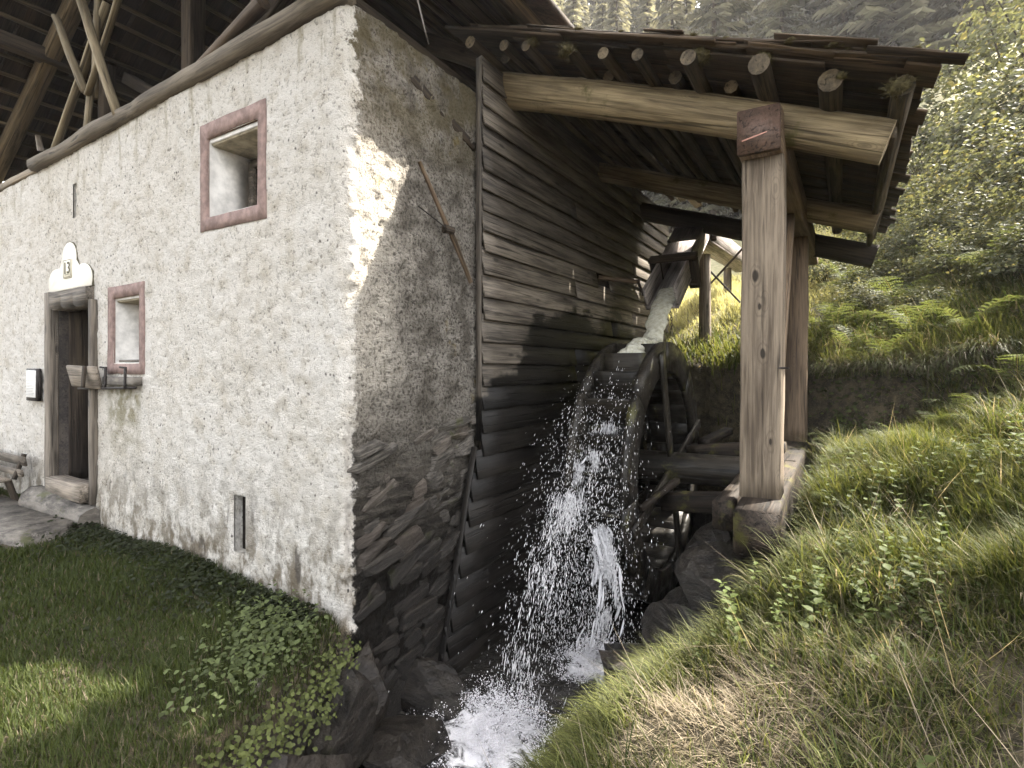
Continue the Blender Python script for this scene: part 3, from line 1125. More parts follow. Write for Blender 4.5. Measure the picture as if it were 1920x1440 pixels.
beam('brace', (1.99, 4.15, 1.7), (1.99, 5.0, 2.75), .09, .09, M['old'], shel, wob=.005)
log('roof_beam', (-.10, 1.66, 3.775), (2.62, 1.72, 2.765), .135, .125, M['log'], shel, 14, 24, .10, .03)
log('roof_beam', (-.10, 3.58, 3.705), (2.64, 3.66, 2.74), .105, .11, M['log'], shel, 12, 20, .10, .0)
log('roof_beam', (-.05, 5.02, 3.60), (2.68, 5.10, 2.68), .12, .13, M['old'], shel, 12, 20, .10, .0)
rp = random.Random(12)
PX_ = [-.04, .265, .46, .80, 1.04, 1.28, 1.60, 1.99, 2.34, 2.67]
for k, X in enumerate(PX_):
    r = rp.uniform(.036, .052) if X < 1.9 else rp.uniform(.050, .062)
    y0 = 1.235 + (.0 if X < 2.2 else .12) + rp.uniform(-.02, .02)
    log('pole', (X, y0, lean_z(X)), (X + rp.uniform(-.08, .08), 5.22 + rp.uniform(-.05, .05), lean_z(X) + rp.uniform(-.02, .01)), r, r * .85, M['pole'], shel, 13, 14, .12, rp.uniform(-.02, .02))
for X in (.14, .62, .93, 1.16, 1.44, 1.78):
    log('pole', (X, 1.95 + rp.uniform(-.5, .3), lean_z(X) + .005), (X + rp.uniform(-.06, .06), 5.15, lean_z(X)), .045, .036, M['pole'], shel, 8, 12, .12)
beam('brace', (2.64, 1.75, lean_z(2.6, -.12)), (2.62, 5.4, lean_z(2.6, -.14)), .05, .07, M['pole'], shel, wob=.01)
# long hand-split shingles, two skins, laid down the slope
shl = []
for q in range(8):
    me = box_mesh(.95, [.19, .21, .23, .20][q % 4], .016, 6, .007, .003, .025)
    me.materials.append(M['shingle'])
    shl.append(me)
ang = math.atan(-SL)
c_ = math.cos(ang)
for c in range(5):
    for k in range(22):
        s0 = -.22 + c * .54
        X = s0 + rp.uniform(-.03, .03) + (.0 if c < 4 else -.03)
        y = 1.40 + k * .179 + rp.uniform(-.02, .02)
        lift = .072 + .020 * (1 - (c % 2)) + .006 * (k % 2) + rp.uniform(0, .004)
        zc = lean_z(X, lift)
        m = axis_matrix((X, y, zc), (X + 1, y, zc + SL - .022)) @ Matrix.Rotation(rp.uniform(-.02, .02), 4, 'Z') @ Matrix.Rotation(rp.uniform(-.04, .04), 4, 'X')
        link('shingle', rp.choice(shl), None, shel, m)
# overlapping verge boards whose ends stick out along the edge
for (xa, xb, y, lift, w) in ((-.25, .75, 1.27, .085, .15), (.05, 1.55, 1.30, .118, .16), (.6, 1.75, 1.25, .098, .12), (1.1, 2.25, 1.30, .125, .15), (1.55, 2.82, 1.32, .100, .16), (2.0, 2.80, 1.34, .135, .14), (.3, 1.25, 1.31, .145, .13)):
    link('shingle', box_mesh((xb - xa) / c_, w, .018, 8, .008, .003, .03), M['shingle'], shel, axis_matrix((xa, y, lean_z(xa, lift)), (xb, y, lean_z(xb, lift + rp.uniform(-.01, .01)))))

for k in range(34):                                      # split shakes that have slipped and frayed along the verge
    X = rp.uniform(-.1, 2.55)
    y = 1.26 + rp.uniform(-.05, .06)
    ln = rp.uniform(.18, .55)
    za = lean_z(X, rp.uniform(.085, .16))
    link('shingle', box_mesh(ln, rp.uniform(.03, .09), rp.uniform(.005, .010), 5, .006, .002, .03), M['shingle'], shel,
         axis_matrix((X, y, za), (X + 1, y + rp.uniform(-.10, .10), za + SL + rp.uniform(-.05, .05))) @ Matrix.Rotation(rp.uniform(-.3, .3), 4, 'X'))


def moss_clump(name, loc, r, parent, n=520, flat=.6):
    """short moss fibres over a lump"""
    rg = np.random.default_rng(nseed())
    d = rg.normal(size=(n, 3))
    d /= np.linalg.norm(d, axis=1)[:, None]
    d[:, 2] *= flat
    base = d * r * rg.uniform(.5, .95, (n, 1))
    tip = base + (d * .5 + rg.normal(size=(n, 3)) * .5) * r * .55
    sd = np.cross(d, rg.normal(size=(n, 3)))
    sd /= np.linalg.norm(sd, axis=1)[:, None] + 1e-6
    wv = r * .035
    V = np.concatenate([base - sd * wv, base + sd * wv, tip])
    j = np.arange(n)
    F = np.stack([j, n + j, 2 * n + j], 1)
    bm = bmesh.new()
    bmesh.ops.create_icosphere(bm, subdivisions=2, radius=r * .82)
    Vi = np.array([v.co[:] for v in bm.verts])
    Fi = np.array([[v.index for v in f.verts] for f in bm.faces])
    bm.free()
    Vi = Vi * (1 + .35 * fbm(Vi / r, 1.5, 2, nseed()))[:, None]
    Vi[:, 2] *= flat
    V = np.concatenate([V, Vi])
    F = np.concatenate([F, Fi + 3 * n])
    return link(name, np_mesh(name, V, F), M['moss'], parent, Matrix.Translation(loc))


for (X, r) in ((.46, .055), (.80, .07), (1.60, .075), (1.99, .085), (2.34, .05), (2.67, .07)):
    moss_clump('moss', (X + rp.uniform(-.04, .06), (1.27 if X < 2.2 else 1.37) + rp.uniform(-.03, .04), lean_z(X, rp.uniform(-.01, .05))), r * rp.uniform(.6, 1.25), shel, 520, rp.uniform(.45, .9))
for k in range(60):
    X = rp.uniform(.2, 2.75)
    y = rp.uniform(1.22, 1.36)
    moss_clump('moss', (X, y, lean_z(X, .135)), rp.uniform(.014, .042), shel, 130, .40)

# ------------------------------------------------------------------ water wheel
WC = Vector((.775, 2.9, .52))
WR = 1.17
wheel = thing('water_wheel', (WC.x, WC.y, WC.z), 'dark wet mossy overshot water wheel turning beside the clapboard wall', 'water wheel')


def felloe_mesh(a0, a1, r0, r1, t, n=7):
    V, F = [], []
    for x in (-t / 2, t / 2):
        for i in range(n + 1):
            a = a0 + (a1 - a0) * i / n
            for r in (r0, r1):
                V.append((x, r * math.cos(a), r * math.sin(a)))
    q = 2 * (n + 1)
    for i in range(n):
        a, b_, c, d = 2 * i, 2 * i + 1, 2 * i + 3, 2 * i + 2
        F += [(a, d, c, b_), (q + a, q + b_, q + c, q + d), (a, q + a, q + d, d), (b_, c, q + c, q + b_)]
    F += [(0, 1, q + 1, q), (2 * n, q + 2 * n, q + 2 * n + 1, 2 * n + 1)]
    V = np.array(V)
    V += .004 * np.stack([fbm(V, 6, 2, nseed()) for _ in range(3)], 1)
    return np_mesh('felloe', V, np.array(F))


for X in (.55, 1.0):
    for k in range(8):
        a = k * math.pi / 4 + .1
        link('felloe', felloe_mesh(a + .004, a + math.pi / 4 - .004, WR - .27, WR + rp.uniform(-.005, .008), .05), M['wheel'], wheel, Matrix.Translation((X, WC.y, WC.z)))
        if k % 2 == 0:
            aa = a + .2
            d = Vector((0, math.cos(aa), math.sin(aa)))
            p = Vector((X + (.045 if X > .6 else -.045), WC.y, WC.z))
            beam('spoke', p + d * .08, p + d * (WR - .06), .10, .035, M['wheel'], wheel, up=(1, 0, 0), wob=.004)
NB = 24
for k in range(NB):
    a = k * 2 * math.pi / NB
    d = Vector((0, math.cos(a), math.sin(a)))
    t = Vector((0, -math.sin(a), math.cos(a)))
    c0 = Vector((.578, WC.y, WC.z))
    # bucket floor board (slanted) and the sole board under it
    pin = d * (WR - .24)
    pout = d * (WR - .012) - t * .12
    mid = (pin + pout) / 2
    L = (pout - pin).length
    link('bucket_board', box_mesh(.394, L, .022, 4, .003, .004), M['wheel'], wheel,
         Matrix((Vector((1, 0, 0)), (pout - pin).normalized(), Vector((1, 0, 0)).cross((pout - pin).normalized()))).transposed().to_4x4().copy() if False else
         Matrix.Translation(c0 + mid) @ Matrix((Vector((1, 0, 0)), (pout - pin).normalized(), Vector((1, 0, 0)).cross((pout - pin).normalized()))).transposed().to_4x4())
    ms = d * (WR - .275)
    link('sole_board', box_mesh(.394, 2 * math.pi * (WR - .275) / NB - .006, .022, 3, .003, .004), M['wheel'], wheel,
         Matrix.Translation(c0 + ms) @ Matrix((Vector((1, 0, 0)), t, Vector((1, 0, 0)).cross(t))).transposed().to_4x4())
log('axle', (-.15, WC.y, WC.z), (2.06, WC.y, WC.z + .04), .15, .13, M['wheel'], wheel, 14, 12, .05)
bear = thing('bearing_block', (1.72, 2.9, .45), 'soaked timber cross beams carrying the wheel axle at the sill', 'timber')
beam('cross_beam', (1.10, 3.32, .62), (1.95, 3.30, .70), .22, .16, M['sill'], bear, wob=.012)
beam('cross_beam', (1.22, 3.34, .72), (1.36, 3.86, .80), .10, .07, M['sill'], bear, wob=.01)
beam('cross_beam', (1.10, 2.45, .33), (1.95, 2.40, .42), .16, .14, M['sill'], bear, wob=.012)
beam('cross_beam', (1.06, 1.98, .36), (1.22, 2.42, .52), .05, .05, M['sill'], bear, wob=.01)

# ------------------------------------------------------------------ flume
fl = thing('flume', (.65, 5.6, 2.1), 'grey wooden trough sloping steeply down to spill water on the wheel', 'flume')
FA, FB = Vector((.71, 3.74, 2.10)), Vector((.68, 5.42, 3.20))
ax = (FB - FA).normalized()
side_ = Vector((1, 0, 0))
upv = side_.cross(ax)
beam('floor_board', FA, FB, .36, .03, M['flume'], fl, wob=.004)
for s in (-1, 1):
    beam('side_board', FA + side_ * .165 * s + upv * .13, FB + side_ * .165 * s + upv * .13, .03, .24, M['flume'], fl, wob=.004)
beam('cover_board', FA + ax * 1.28 + upv * .262, FB + upv * .262 + ax * .02, .38, .022, M['flume'], fl, wob=.006)
q = FA + ax * .72
beam('collar', q + upv * .275 - side_ * .27, q + upv * .275 + side_ * .27, .14, .05, M['old'], fl, wob=.006, up=upv)
beam('collar', q - upv * .045 - side_ * .25, q - upv * .045 + side_ * .25, .14, .05, M['old'], fl, wob=.006, up=upv)
for s in (-1, 1):
    beam('collar', q + side_ * .212 * s - upv * .12, q + side_ * .212 * s + upv * .245, .05, .13, M['old'], fl, wob=.006, up=side_)
F2 = Vector((.70, 9.4, 3.36))
beam('floor_board', FB + Vector((0, .03, -.03)), F2, .34, .03, M['flume'], fl)
for s in (-1, 1):
    beam('side_board', FB + Vector((.165 * s, .03, .09)), F2 + Vector((.165 * s, 0, .12)), .03, .22, M['flume'], fl)
beam('bracket', FB + Vector((.22, .05, -.05)), FB + Vector((.22, .05, .18)), .07, .05, M['old'], fl)
log('trestle_post', (.735, 5.70, 1.75), (.735, 5.70, 3.02), .085, .075, M['grey'], fl, 10, 12, .12)
log('trestle_brace', (.64, 5.72, 2.98), (1.18, 5.78, 2.34), .016, .014, M['old'], fl, 6, 6, .2)
log('trestle_brace', (1.22, 5.84, 3.10), (.78, 5.80, 2.62), .016, .014, M['old'], fl, 6, 6, .2)
log('trestle_post', (.52, 8.6, 2.6), (.52, 8.6, 3.3), .08, .07, M['grey'], fl, 10, 8, .12)

# chain at the far end of the boards
chn = thing('chain', (.13, 6.20, 1.8), 'thin rusty chain hanging beside the far end of the clapboards', 'chain')
bm = bmesh.new()
tv = []
for i in range(10):
    a = 2 * math.pi * i / 10
    for j in range(5):
        b_ = 2 * math.pi * j / 5
        rr_ = .014 + .005 * math.cos(b_)
        tv.append((rr_ * math.cos(a), .005 * math.sin(b_), rr_ * math.sin(a) * 1.9))
tf = [(i * 5 + j, ((i + 1) % 10) * 5 + j, ((i + 1) % 10) * 5 + (j + 1) % 5, i * 5 + (j + 1) % 5) for i in range(10) for j in range(5)]
bm.free()
lm = np_mesh('chain_link', np.array(tv), np.array(tf), True)
lm.materials.append(M['iron'])
for k in range(38):
    link('chain_link', lm, None, chn, Matrix.Translation((.13 + .012 * math.sin(k * .7), 6.20 + .01 * math.sin(k * .45), 3.40 - k * .043)) @ Matrix.Rotation(k * math.pi / 2 + .5, 4, 'Z'))

# ------------------------------------------------------------------ bench and slab
bn = thing('bench', (-5.1, -.3, .1), 'weathered plank bench with a slatted back against the white wall', 'bench')
for (y, z0, h) in ((-.10, .535, .095), (-.125, .425, .075)):
    beam('back_slat', (-4.42, y, z0), (-5.9, y, z0), .025, h, M['grey'], bn, roll=-.2)
for y in (-.24, -.38):
    beam('seat_slat', (-4.50, y, .36), (-5.9, y, .36), .12, .03, M['grey'], bn)
for x in (-4.53, -5.75):
    beam('leg', (x, -.11, .05), (x, -.20, .36), .05, .05, M['old'], bn)
    beam('leg', (x, -.42, .04), (x, -.38, .34), .05, .05, M['old'], bn)
    beam('support', (x, -.155, .36), (x, -.075, .60), .05, .035, M['old'], bn)
V = []
ns = 26
for i in range(ns):
    a = 2 * math.pi * i / ns
    r = (abs(math.cos(a)) ** 4 + abs(math.sin(a)) ** 4) ** -.25
    V.append((-3.95 + 1.0 * r * math.cos(a), -.40 + .25 * r * math.sin(a), .17))
V = np.array(V)
V[:, :2] += .05 * np.stack([fbm(V, 3, 2, 5), fbm(V, 3, 2, 6)], 1)
Vb = V.copy()
Vb[:, 2] = -.05
Vb[:, :2] += (Vb[:, :2] - Vb[:, :2].mean(0)) * .05
j = np.arange(ns)
k_ = (j + 1) % ns
slab = link('step_slab', np_mesh('step_slab', np.concatenate([V, Vb]), [np.array([list(range(ns))]), np.stack([j, ns + j, ns + k_, k_], 1)]), M['slab'])
tag(slab, 'long flat grey stone slab laid on the lawn before the door', 'slab')

# ------------------------------------------------------------------ boulders of the channel
bould = []
for q in range(6):
    bm = bmesh.new()
    bmesh.ops.create_icosphere(bm, subdivisions=4, radius=.62)
    V = np.array([v.co[:] for v in bm.verts])
    rq = np.random.default_rng(540 + q)
    for _ in range(11):
        nn = rq.normal(size=3)
        nn /= np.linalg.norm(nn)
        dd = V @ nn - rq.uniform(.30, .48)
        V = V - np.maximum(dd, 0)[:, None] * nn
    V = V * (1 + .10 * fbm(V, 5, 4, 500 + q))[:, None]
    for v, c in zip(bm.verts, V):
        v.co = c
    me = bpy.data.meshes.new('boulder')
    bm.to_mesh(me)
    bm.free()
    me.materials.append(M['wetstone'])
    bould.append(me)
rb = random.Random(21)


def boulder(x, y, z, sx, sy, sz, label, group=None):
    o = link('boulder', rb.choice(bould), None, None, Matrix.Translation((x, y, z)) @ Euler((rb.uniform(-.15, .15), rb.uniform(-.15, .15), rb.uniform(0, 6.3))).to_matrix().to_4x4() @ Matrix.Diagonal((sx, sy, sz, 1)))
    tag(o, label, 'boulder', group)
    return o


for (x, y, z, sx, sy, sz) in ((1.78, 1.30, .12, .62, .5, .42), (1.62, 1.15, -.12, .55, .5, .40), (1.92, 1.75, .10, .5, .7, .5), (1.55, 1.55, -.28, .5, .6, .5), (1.70, 2.2, .02, .5, .7, .5),
                          (1.80, 2.9, .1, .5, .8, .6), (1.8, 3.6, .2, .5, .8, .7)):
    boulder(x, y, z, sx, sy, sz, 'dark wet boulder stacked beneath the timber sill beam', 'boulders under the sill')
for (x, y, z, sx, sy, sz) in ((1.40, .86, -.34, .55, .6, .48), (1.46, .30, -.46, .36, .5, .34), (1.30, 1.25, -.48, .5, .55, .42), (1.62, 1.10, -.14, .45, .45, .40), (1.22, .62, -.62, .42, .40, .26)):
    boulder(x, y, z, sx, sy, sz, 'glossy wet boulder beside the white water at the grassy bank', 'boulders at the stream edge')
for (x, y, z, sx, sy, sz) in ((.06, .05, -.42, .42, .5, .5), (.20, -.28, -.42, .45, .45, .55), (.34, -.62, -.46, .45, .5, .5), (.30, .10, -.66, .5, .45, .3), (.52, -.35, -.70, .42, .4, .28), (.10, .55, -.66, .35, .5, .35), (.45, -.95, -.45, .5, .5, .5), (.68, -.75, -.72, .4, .4, .25)):
    boulder(x, y, z, sx, sy, sz, 'black wet rock at the foot of the house corner', 'rocks under the house corner')
for k in range(12):
    boulder(rb.uniform(.05, 1.9), rb.choice((4.75, 4.85)) - .0, rb.uniform(-.5, .9), .5, .35, .4, 'mossy rock in the shaded pit bank behind the wheel', 'rocks of the pit bank')
rk = boulder(.12, -.66, -.02, .17, .13, .12, 'pale lichen spotted rock poking out of the lawn edge')
rk.data = bould[2].copy()
rk.data.materials.clear()
rk.data.materials.append(M['slab'])

# ------------------------------------------------------------------ water
b = MB('stream_water')
p = b.coord('World')
s = b.sep(p)


def blob(b, p, c, r):
    m = b.mapping(p, (1 / r[0], 1 / r[1], .0), (-c[0] / r[0], -c[1] / r[1], 0))
    l = b.n('VectorMath', operation='LENGTH')
    b.set(l, 0, m)
    return b.ramp(l.outputs['Value'], .25, 1.0, 1, 0)


fm_ = b.math('MAXIMUM', blob(b, p, (.66, .45), (.55, .60)), blob(b, p, (.90, 1.5), (.40, .50)))
fm_ = b.math('MAXIMUM', fm_, b.math('MULTIPLY', blob(b, p, (.8, -.5), (.7, 1.0)), .55))
fn_ = b.noise(p, 11, 6, .72, .6)
foam = b.ramp(b.math('ADD', fn_, b.math('MULTIPLY', fm_, .42)), .74, .92)
c = b.mix(foam, (.022, .02, .017), (.80, .79, .80))
b.bump(b.math('ADD', b.noise(p, 16, 5, .65, 1.0), foam), .8, .03)
M['water'] = b.base(c, b.ramp(foam, 0, 1, .06, .55), .5)
b = MB('falling_water')
n = b.noise(b.coord('World'), 22, 4, .6)
b.bump(n, .6, .03)
b.base(b.mix(b.ramp(n, .35, .65), (.66, .63, .48), (.88, .86, .73)), .12, .5)
b.p.inputs['Transmission Weight'].default_value = .25
b.p.inputs['IOR'].default_value = 1.33
M['jet'] = b.m
b = MB('white_water')
b.base((.86, .85, .86), .25, .5)
b.p.inputs['Transmission Weight'].default_value = .15
b.p.inputs['IOR'].default_value = 1.33
b.p.inputs['Subsurface Weight'].default_value = 0.0
M['drop'] = b.m
b = MB('foam_bubbles')
M['foam'] = b.base((.80, .785, .81), .7, .2)

xs = np.arange(-.3, 2.3, .04)
ys = np.concatenate([np.arange(-6, -1.6, .2), np.arange(-1.6, 5.0, .04)])
WX, WY = np.meshgrid(xs, ys)
Pw = np.stack([WX.ravel(), WY.ravel(), WX.ravel() * 0], 1)
wz = WATER_Z + .02 * fbm(Pw, 3, 3, 61) - .02 * np.clip(-Pw[:, 1], 0, 6)
for (cx_, cy_, a_, r_) in ((.66, .55, .10, .42), (.90, 1.5, .10, .35)):
    g = np.exp(-((Pw[:, 0] - cx_) ** 2 + (Pw[:, 1] - cy_) ** 2) / r_ ** 2)
    wz += g * (a_ * (.4 + .9 * fbm(Pw, 7, 3, 66)))
Pw[:, 2] = wz
nxw = len(xs)
ii = (np.arange(len(ys) - 1)[:, None] * nxw + np.arange(nxw - 1)[None, :]).ravel()
stream = link('stream', np_mesh('stream', Pw, np.stack([ii, ii + 1, ii + 1 + nxw, ii + nxw], 1), True), M['water'])
tag(stream, 'dark mill stream with white foam', None, None, 'structure')


def strands(name, path, n, spread, r, mat, cut=.0, seed=0, sides=6, parent=None):
    """bundle of ragged water threads along a path of (x,y,z)"""
    rg = np.random.default_rng(seed)
    path = np.array(path)
    tt = np.linspace(0, 1, len(path))
    Vs, Fs = [], []
    off = 0
    m = 40
    for k in range(n):
        t = np.linspace(0, 1, m)
        C = np.stack([np.interp(t, tt, path[:, q]) for q in range(3)], 1)
        o = rg.normal(size=3) * np.array(spread)
        grow = (.7 + .8 * t)[:, None]
        C = C + o * grow + .02 * np.stack([fbm(np.stack([t * 6, t * 0 + k, t * 0 + q], 1), 1, 2, seed + k) for q in range(3)], 1) * (1 + t[:, None])
        rad = r * rg.uniform(.6, 1.3) * (1 + .8 * fbm(np.stack([t * 14, t * 0 + k * 3.1, t * 0], 1), 1, 2, seed + 40 + k))
        gate = fbm(np.stack([t * 7, t * 0 + k * 5.7, t * 0 + 3], 1), 1, 2, seed + 90 + k)
        rad = np.where(gate + (.7 - cut) * 1.2 - cut * t > 0, rad, 0.0006)
        rad[0] = rad[-1] = .0006
        for i in range(m):
            for j in range(sides):
                a = 2 * math.pi * j / sides
                Vs.append(C[i] + rad[i] * np.array([math.cos(a), math.sin(a) * .7, math.sin(a) * .5]))
        for i in range(m - 1):
            if rad[i] < .001 and rad[i + 1] < .001:
                continue
            for j in range(sides):
                Fs.append((off + i * sides + j, off + (i + 1) * sides + j, off + (i + 1) * sides + (j + 1) % sides, off + i * sides + (j + 1) % sides))
        off += m * sides
    return np_mesh(name, np.array(Vs), np.array(Fs), True)


jet_path = [(.71, 4.05, 2.335), (.71, 3.80, 2.175), (.715, 3.60, 2.03), (.73, 3.42, 1.86), (.745, 3.28, 1.71), (.76, 3.10, 1.68), (.765, 2.85, 1.68), (.765, 2.62, 1.61), (.765, 2.46, 1.44)]
jp = np.array(jet_path)
mj, sj = 110, 40
tj = np.linspace(0, 1, mj)
Cj = np.stack([np.interp(tj, np.linspace(0, 1, len(jp)), jp[:, q]) for q in range(3)], 1)
kern = np.ones(9) / 9
Cj = np.stack([np.convolve(np.pad(Cj[:, q], 4, 'edge'), kern, 'valid') for q in range(3)], 1)
Tj = np.gradient(Cj, axis=0)
Tj /= np.linalg.norm(Tj, axis=1)[:, None]
Vj = []
for i in range(mj):
    up_ = np.cross(np.array([1.0, 0, 0]), Tj[i])
    wj = .125 - .035 * math.sin(tj[i] * 2.2) + .05 * max(0, tj[i] - .7)
    hj = .040 + .02 * tj[i]
    for j in range(sj):
        a = 2 * math.pi * j / sj
        Vj.append(Cj[i] + np.array([1.0, 0, 0]) * wj * math.cos(a) + up_ * hj * math.sin(a))
Vj = np.array(Vj)
ij = np.repeat(np.arange(mj), sj)
nj = fbm(np.stack([Vj[:, 0] * 34, ij * .10, Vj[:, 2] * 12], 1), 1, 3, 401)
ctr = Cj[ij]
Vj = ctr + (Vj - ctr) * (1 + (.16 + .40 * tj[ij]) * nj)[:, None]
Fj = np.array([(i * sj + j, (i + 1) * sj + j, (i + 1) * sj + (j + 1) % sj, i * sj + (j + 1) % sj) for i in range(mj - 1) for j in range(sj)])
jet = link('spout_water', np_mesh('spout_water', Vj, Fj, True), M['jet'])
tag(jet, 'cream coloured jet of water pouring from the trough on to the wheel', 'water', None, 'stuff')
fall1 = [(.76, 2.60, 1.55), (.75, 2.38, 1.28), (.74, 2.18, 1.02), (.72, 1.92, .80), (.70, 1.70, .62), (.64, 1.42, .35), (.64, 1.10, -.02), (.64, .85, -.40), (.65, .70, -.70)]
f1 = link('falling_water', strands('falling_water', fall1[:6], 16, (.06, .035, .02), .009, M['drop'], .70, 31), M['drop'])
tag(f1, 'broken white water falling off the wheel to the pool', 'water', None, 'stuff')
fall2 = [(.78, 1.82, .20), (.84, 1.74, .14), (.90, 1.72, -.05), (.93, 1.66, -.30), (.90, 1.55, -.55), (.86, 1.45, -.72)]
f2 = link('falling_water', strands('falling_water', fall2, 22, (.06, .05, .02), .008, M['drop'], .62, 57), M['drop'])
tag(f2, 'narrow white fall from the lower buckets of the wheel', 'water', None, 'stuff')

OCT_V = np.array([(1, 0, 0), (-1, 0, 0), (0, 1, 0), (0, -1, 0), (0, 0, 1), (0, 0, -1)], float)
OCT_F = np.array([(0, 2, 4), (2, 1, 4), (1, 3, 4), (3, 0, 4), (2, 0, 5), (1, 2, 5), (3, 1, 5), (0, 3, 5)])


def drops(P, R, D=None, stretch=1.0):
    n = len(P)
    V = np.repeat(OCT_V[None], n, 0) * R[:, None, None]
    if D is not None:
        D = D / (np.linalg.norm(D, axis=1)[:, None] + 1e-9)
        proj = (V * D[:, None, :]).sum(2)
        st = stretch[:, None] if hasattr(stretch, '__len__') else stretch
        V = V + D[:, None, :] * (proj * (st - 1))[:, :, None]
    V = V + P[:, None, :]
    F = OCT_F[None] + (np.arange(n) * 6)[:, None, None]
    return V.reshape(-1, 3), F.reshape(-1, 3)


rg = np.random.default_rng(77)
n = 6500
a = rg.uniform(.55, 1.8, n)                      # where on the near upper rim the drop leaves
st = np.stack([rg.uniform(.50, 1.06, n), WC.y - WR * np.sin(a) * 1.02, WC.z + WR * np.cos(a) * 1.02], 1)
sp = rg.gamma(2.2, .35, n)
vel = np.stack([rg.normal(-.12, .36, n), -sp * np.abs(np.cos(a)) - rg.gamma(1.5, .30, n), rg.normal(.25, .45, n) - .5 * sp * np.sin(a)], 1)
tmax = (vel[:, 2] + np.sqrt(np.maximum(vel[:, 2] ** 2 + 2 * 9.8 * (st[:, 2] + .72), .01))) / 9.8
tm = tmax * rg.uniform(.05, 1, n) ** .55
P = st + vel * tm[:, None]
P[:, 2] -= 4.9 * tm ** 2
vv = vel.copy()
vv[:, 2] -= 9.8 * tm
ok = (P[:, 0] > .10) & (P[:, 2] > -.72) & (P[:, 1] > -.15)
P, vv = P[ok], vv[ok]
R = .0013 + .0022 * rg.random(len(P)) ** 3
V, F = drops(P, R, vv, 2.5 + 4 * rg.random(len(P)))
# denser spray hugging the two falls
pts = []
dirs = []
for path, cnt, sg in ((fall1, 26000, .055), (fall2, 9000, .045)):
    pa = np.array(path)
    t = rg.random(cnt)
    C = np.stack([np.interp(t, np.linspace(0, 1, len(pa)), pa[:, q]) for q in range(3)], 1)
    pts.append(C + rg.normal(size=(cnt, 3)) * sg * np.array([1.1, 1.2, .8]) * (.5 + t[:, None]))
    dirs.append(np.repeat(np.array([[0, -.45, -1.0]]), cnt, 0) + .15 * rg.normal(size=(cnt, 3)))
P2, D2 = np.concatenate(pts), np.concatenate(dirs)
lump = fbm(P2 * np.array([1, 1, .45]), 11, 2, 123)
thin = np.clip(.25 + .75 * sstep(P2[:, 2], -.15, .75), 0, 1)
thin[26000:] = 1
ok = (P2[:, 0] > .09) & (rg.random(len(P2)) < thin) & (lump > -.05 + .25 * rg.random(len(P2)))
P2, D2 = P2[ok], D2[ok]
V2, F2_ = drops(P2, .0011 + .0026 * rg.random(len(P2)) ** 3, D2, 4.0 + 11 * rg.random(len(P2)))
spray = link('water_spray', np_mesh('water_spray', np.concatenate([V, V2]), np.concatenate([F, F2_ + len(V)]), True), M['drop'])
tag(spray, 'scattered white droplets flung off the wheel', 'spray', None, 'stuff')
# foam churning where the falls land
pts, rads = [], []
for (c0, sg, cnt) in (((.66, .50, -.68), (.22, .23, .06), 24000), ((.88, 1.46, -.68), (.14, .18, .07), 11000), ((.72, -.10, -.71), (.22, .28, .02), 2600)):
    g = rg.normal(size=(cnt, 3))
    q = np.array(c0) + g * np.array(sg)
    q[:, 2] = c0[2] + np.abs(g[:, 2]) * sg[2] * np.exp(-(g[:, 0] ** 2 + g[:, 1] ** 2) * .3) * 1.6
    pts.append(q)
    rads.append(.0012 + .0048 * rg.random(cnt) ** 3)
P3_ = np.concatenate(pts)
Rd = np.concatenate(rads)
kp = fbm(P3_, 9, 3, 222) + .35 * np.exp(-((P3_[:, 0] - .68) ** 2 + (P3_[:, 1] - .55) ** 2) / .05) > .02
V, F = drops(P3_[kp], Rd[kp])
fo = link('foam', np_mesh('foam', V, F, True), M['foam'])
tag(fo, 'churning white foam where the water lands in the pool', 'foam', None, 'stuff')

# ------------------------------------------------------------------ vegetation
def blades(P, H, W, az, lean, curl, cols, seg=3):
    """curved grass blades; every array has one row per blade"""
    n = len(P)
    d = np.stack([np.cos(az), np.sin(az), np.zeros(n)], 1)
    sd = np.stack([-np.sin(az), np.cos(az), np.zeros(n)], 1)
    rows = []
    ang = lean.copy()
    c = P.copy()
    for i in range(seg + 1):
        w = W * (1 - (i / seg) ** 1.6) * .5
        if i < seg:
            rows.append(c - sd * w[:, None])
            rows.append(c + sd * w[:, None])
        else:
            rows.append(c)
        c = c + (d * np.sin(ang)[:, None] + np.array([0, 0, 1.0]) * np.cos(ang)[:, None]) * (H / seg)[:, None]
        ang = ang + curl
    k = 2 * seg + 1
    V = np.stack(rows, 1).reshape(-1, 3)
    b0 = np.arange(n) * k
    Q = [np.stack([b0 + 2 * i, b0 + 2 * i + 1, b0 + 2 * i + 3, b0 + 2 * i + 2], 1) for i in range(seg - 1)]
    T = np.stack([b0 + 2 * seg - 2, b0 + 2 * seg - 1, b0 + 2 * seg], 1)
    return V, Q, T, np.repeat(cols, k, 0)


def grass_obj(name, P, H, W, az, lean, curl, cols, label, seg=3):
    V, Q, T, Cc = blades(P, H, W, az, lean, curl, cols, seg)
    me = np_mesh(name, V, Q + [T], True)
    vcolor(me, Cc)
    o = link(name, me, M['grass'])
    tag(o, label, 'grass', None, 'stuff')
    return o


CAM = np.array([2.42, -2.14])
GREEN = np.array([.060, .073, .019])
YELL = np.array([.122, .124, .040])
STRAW = np.array([.235, .195, .138])
DARKG = np.array([.028, .042, .008])


def in_view(X, Y, pad=.12):
    dx, dy = X - CAM[0], Y - CAM[1]
    u = dx * .852 + dy * .525
    f = -dx * .524 + dy * .851
    return (f > .35) & (np.abs(u) < (f * .94 + .4) * (1 + pad))


rg = np.random.default_rng(5)


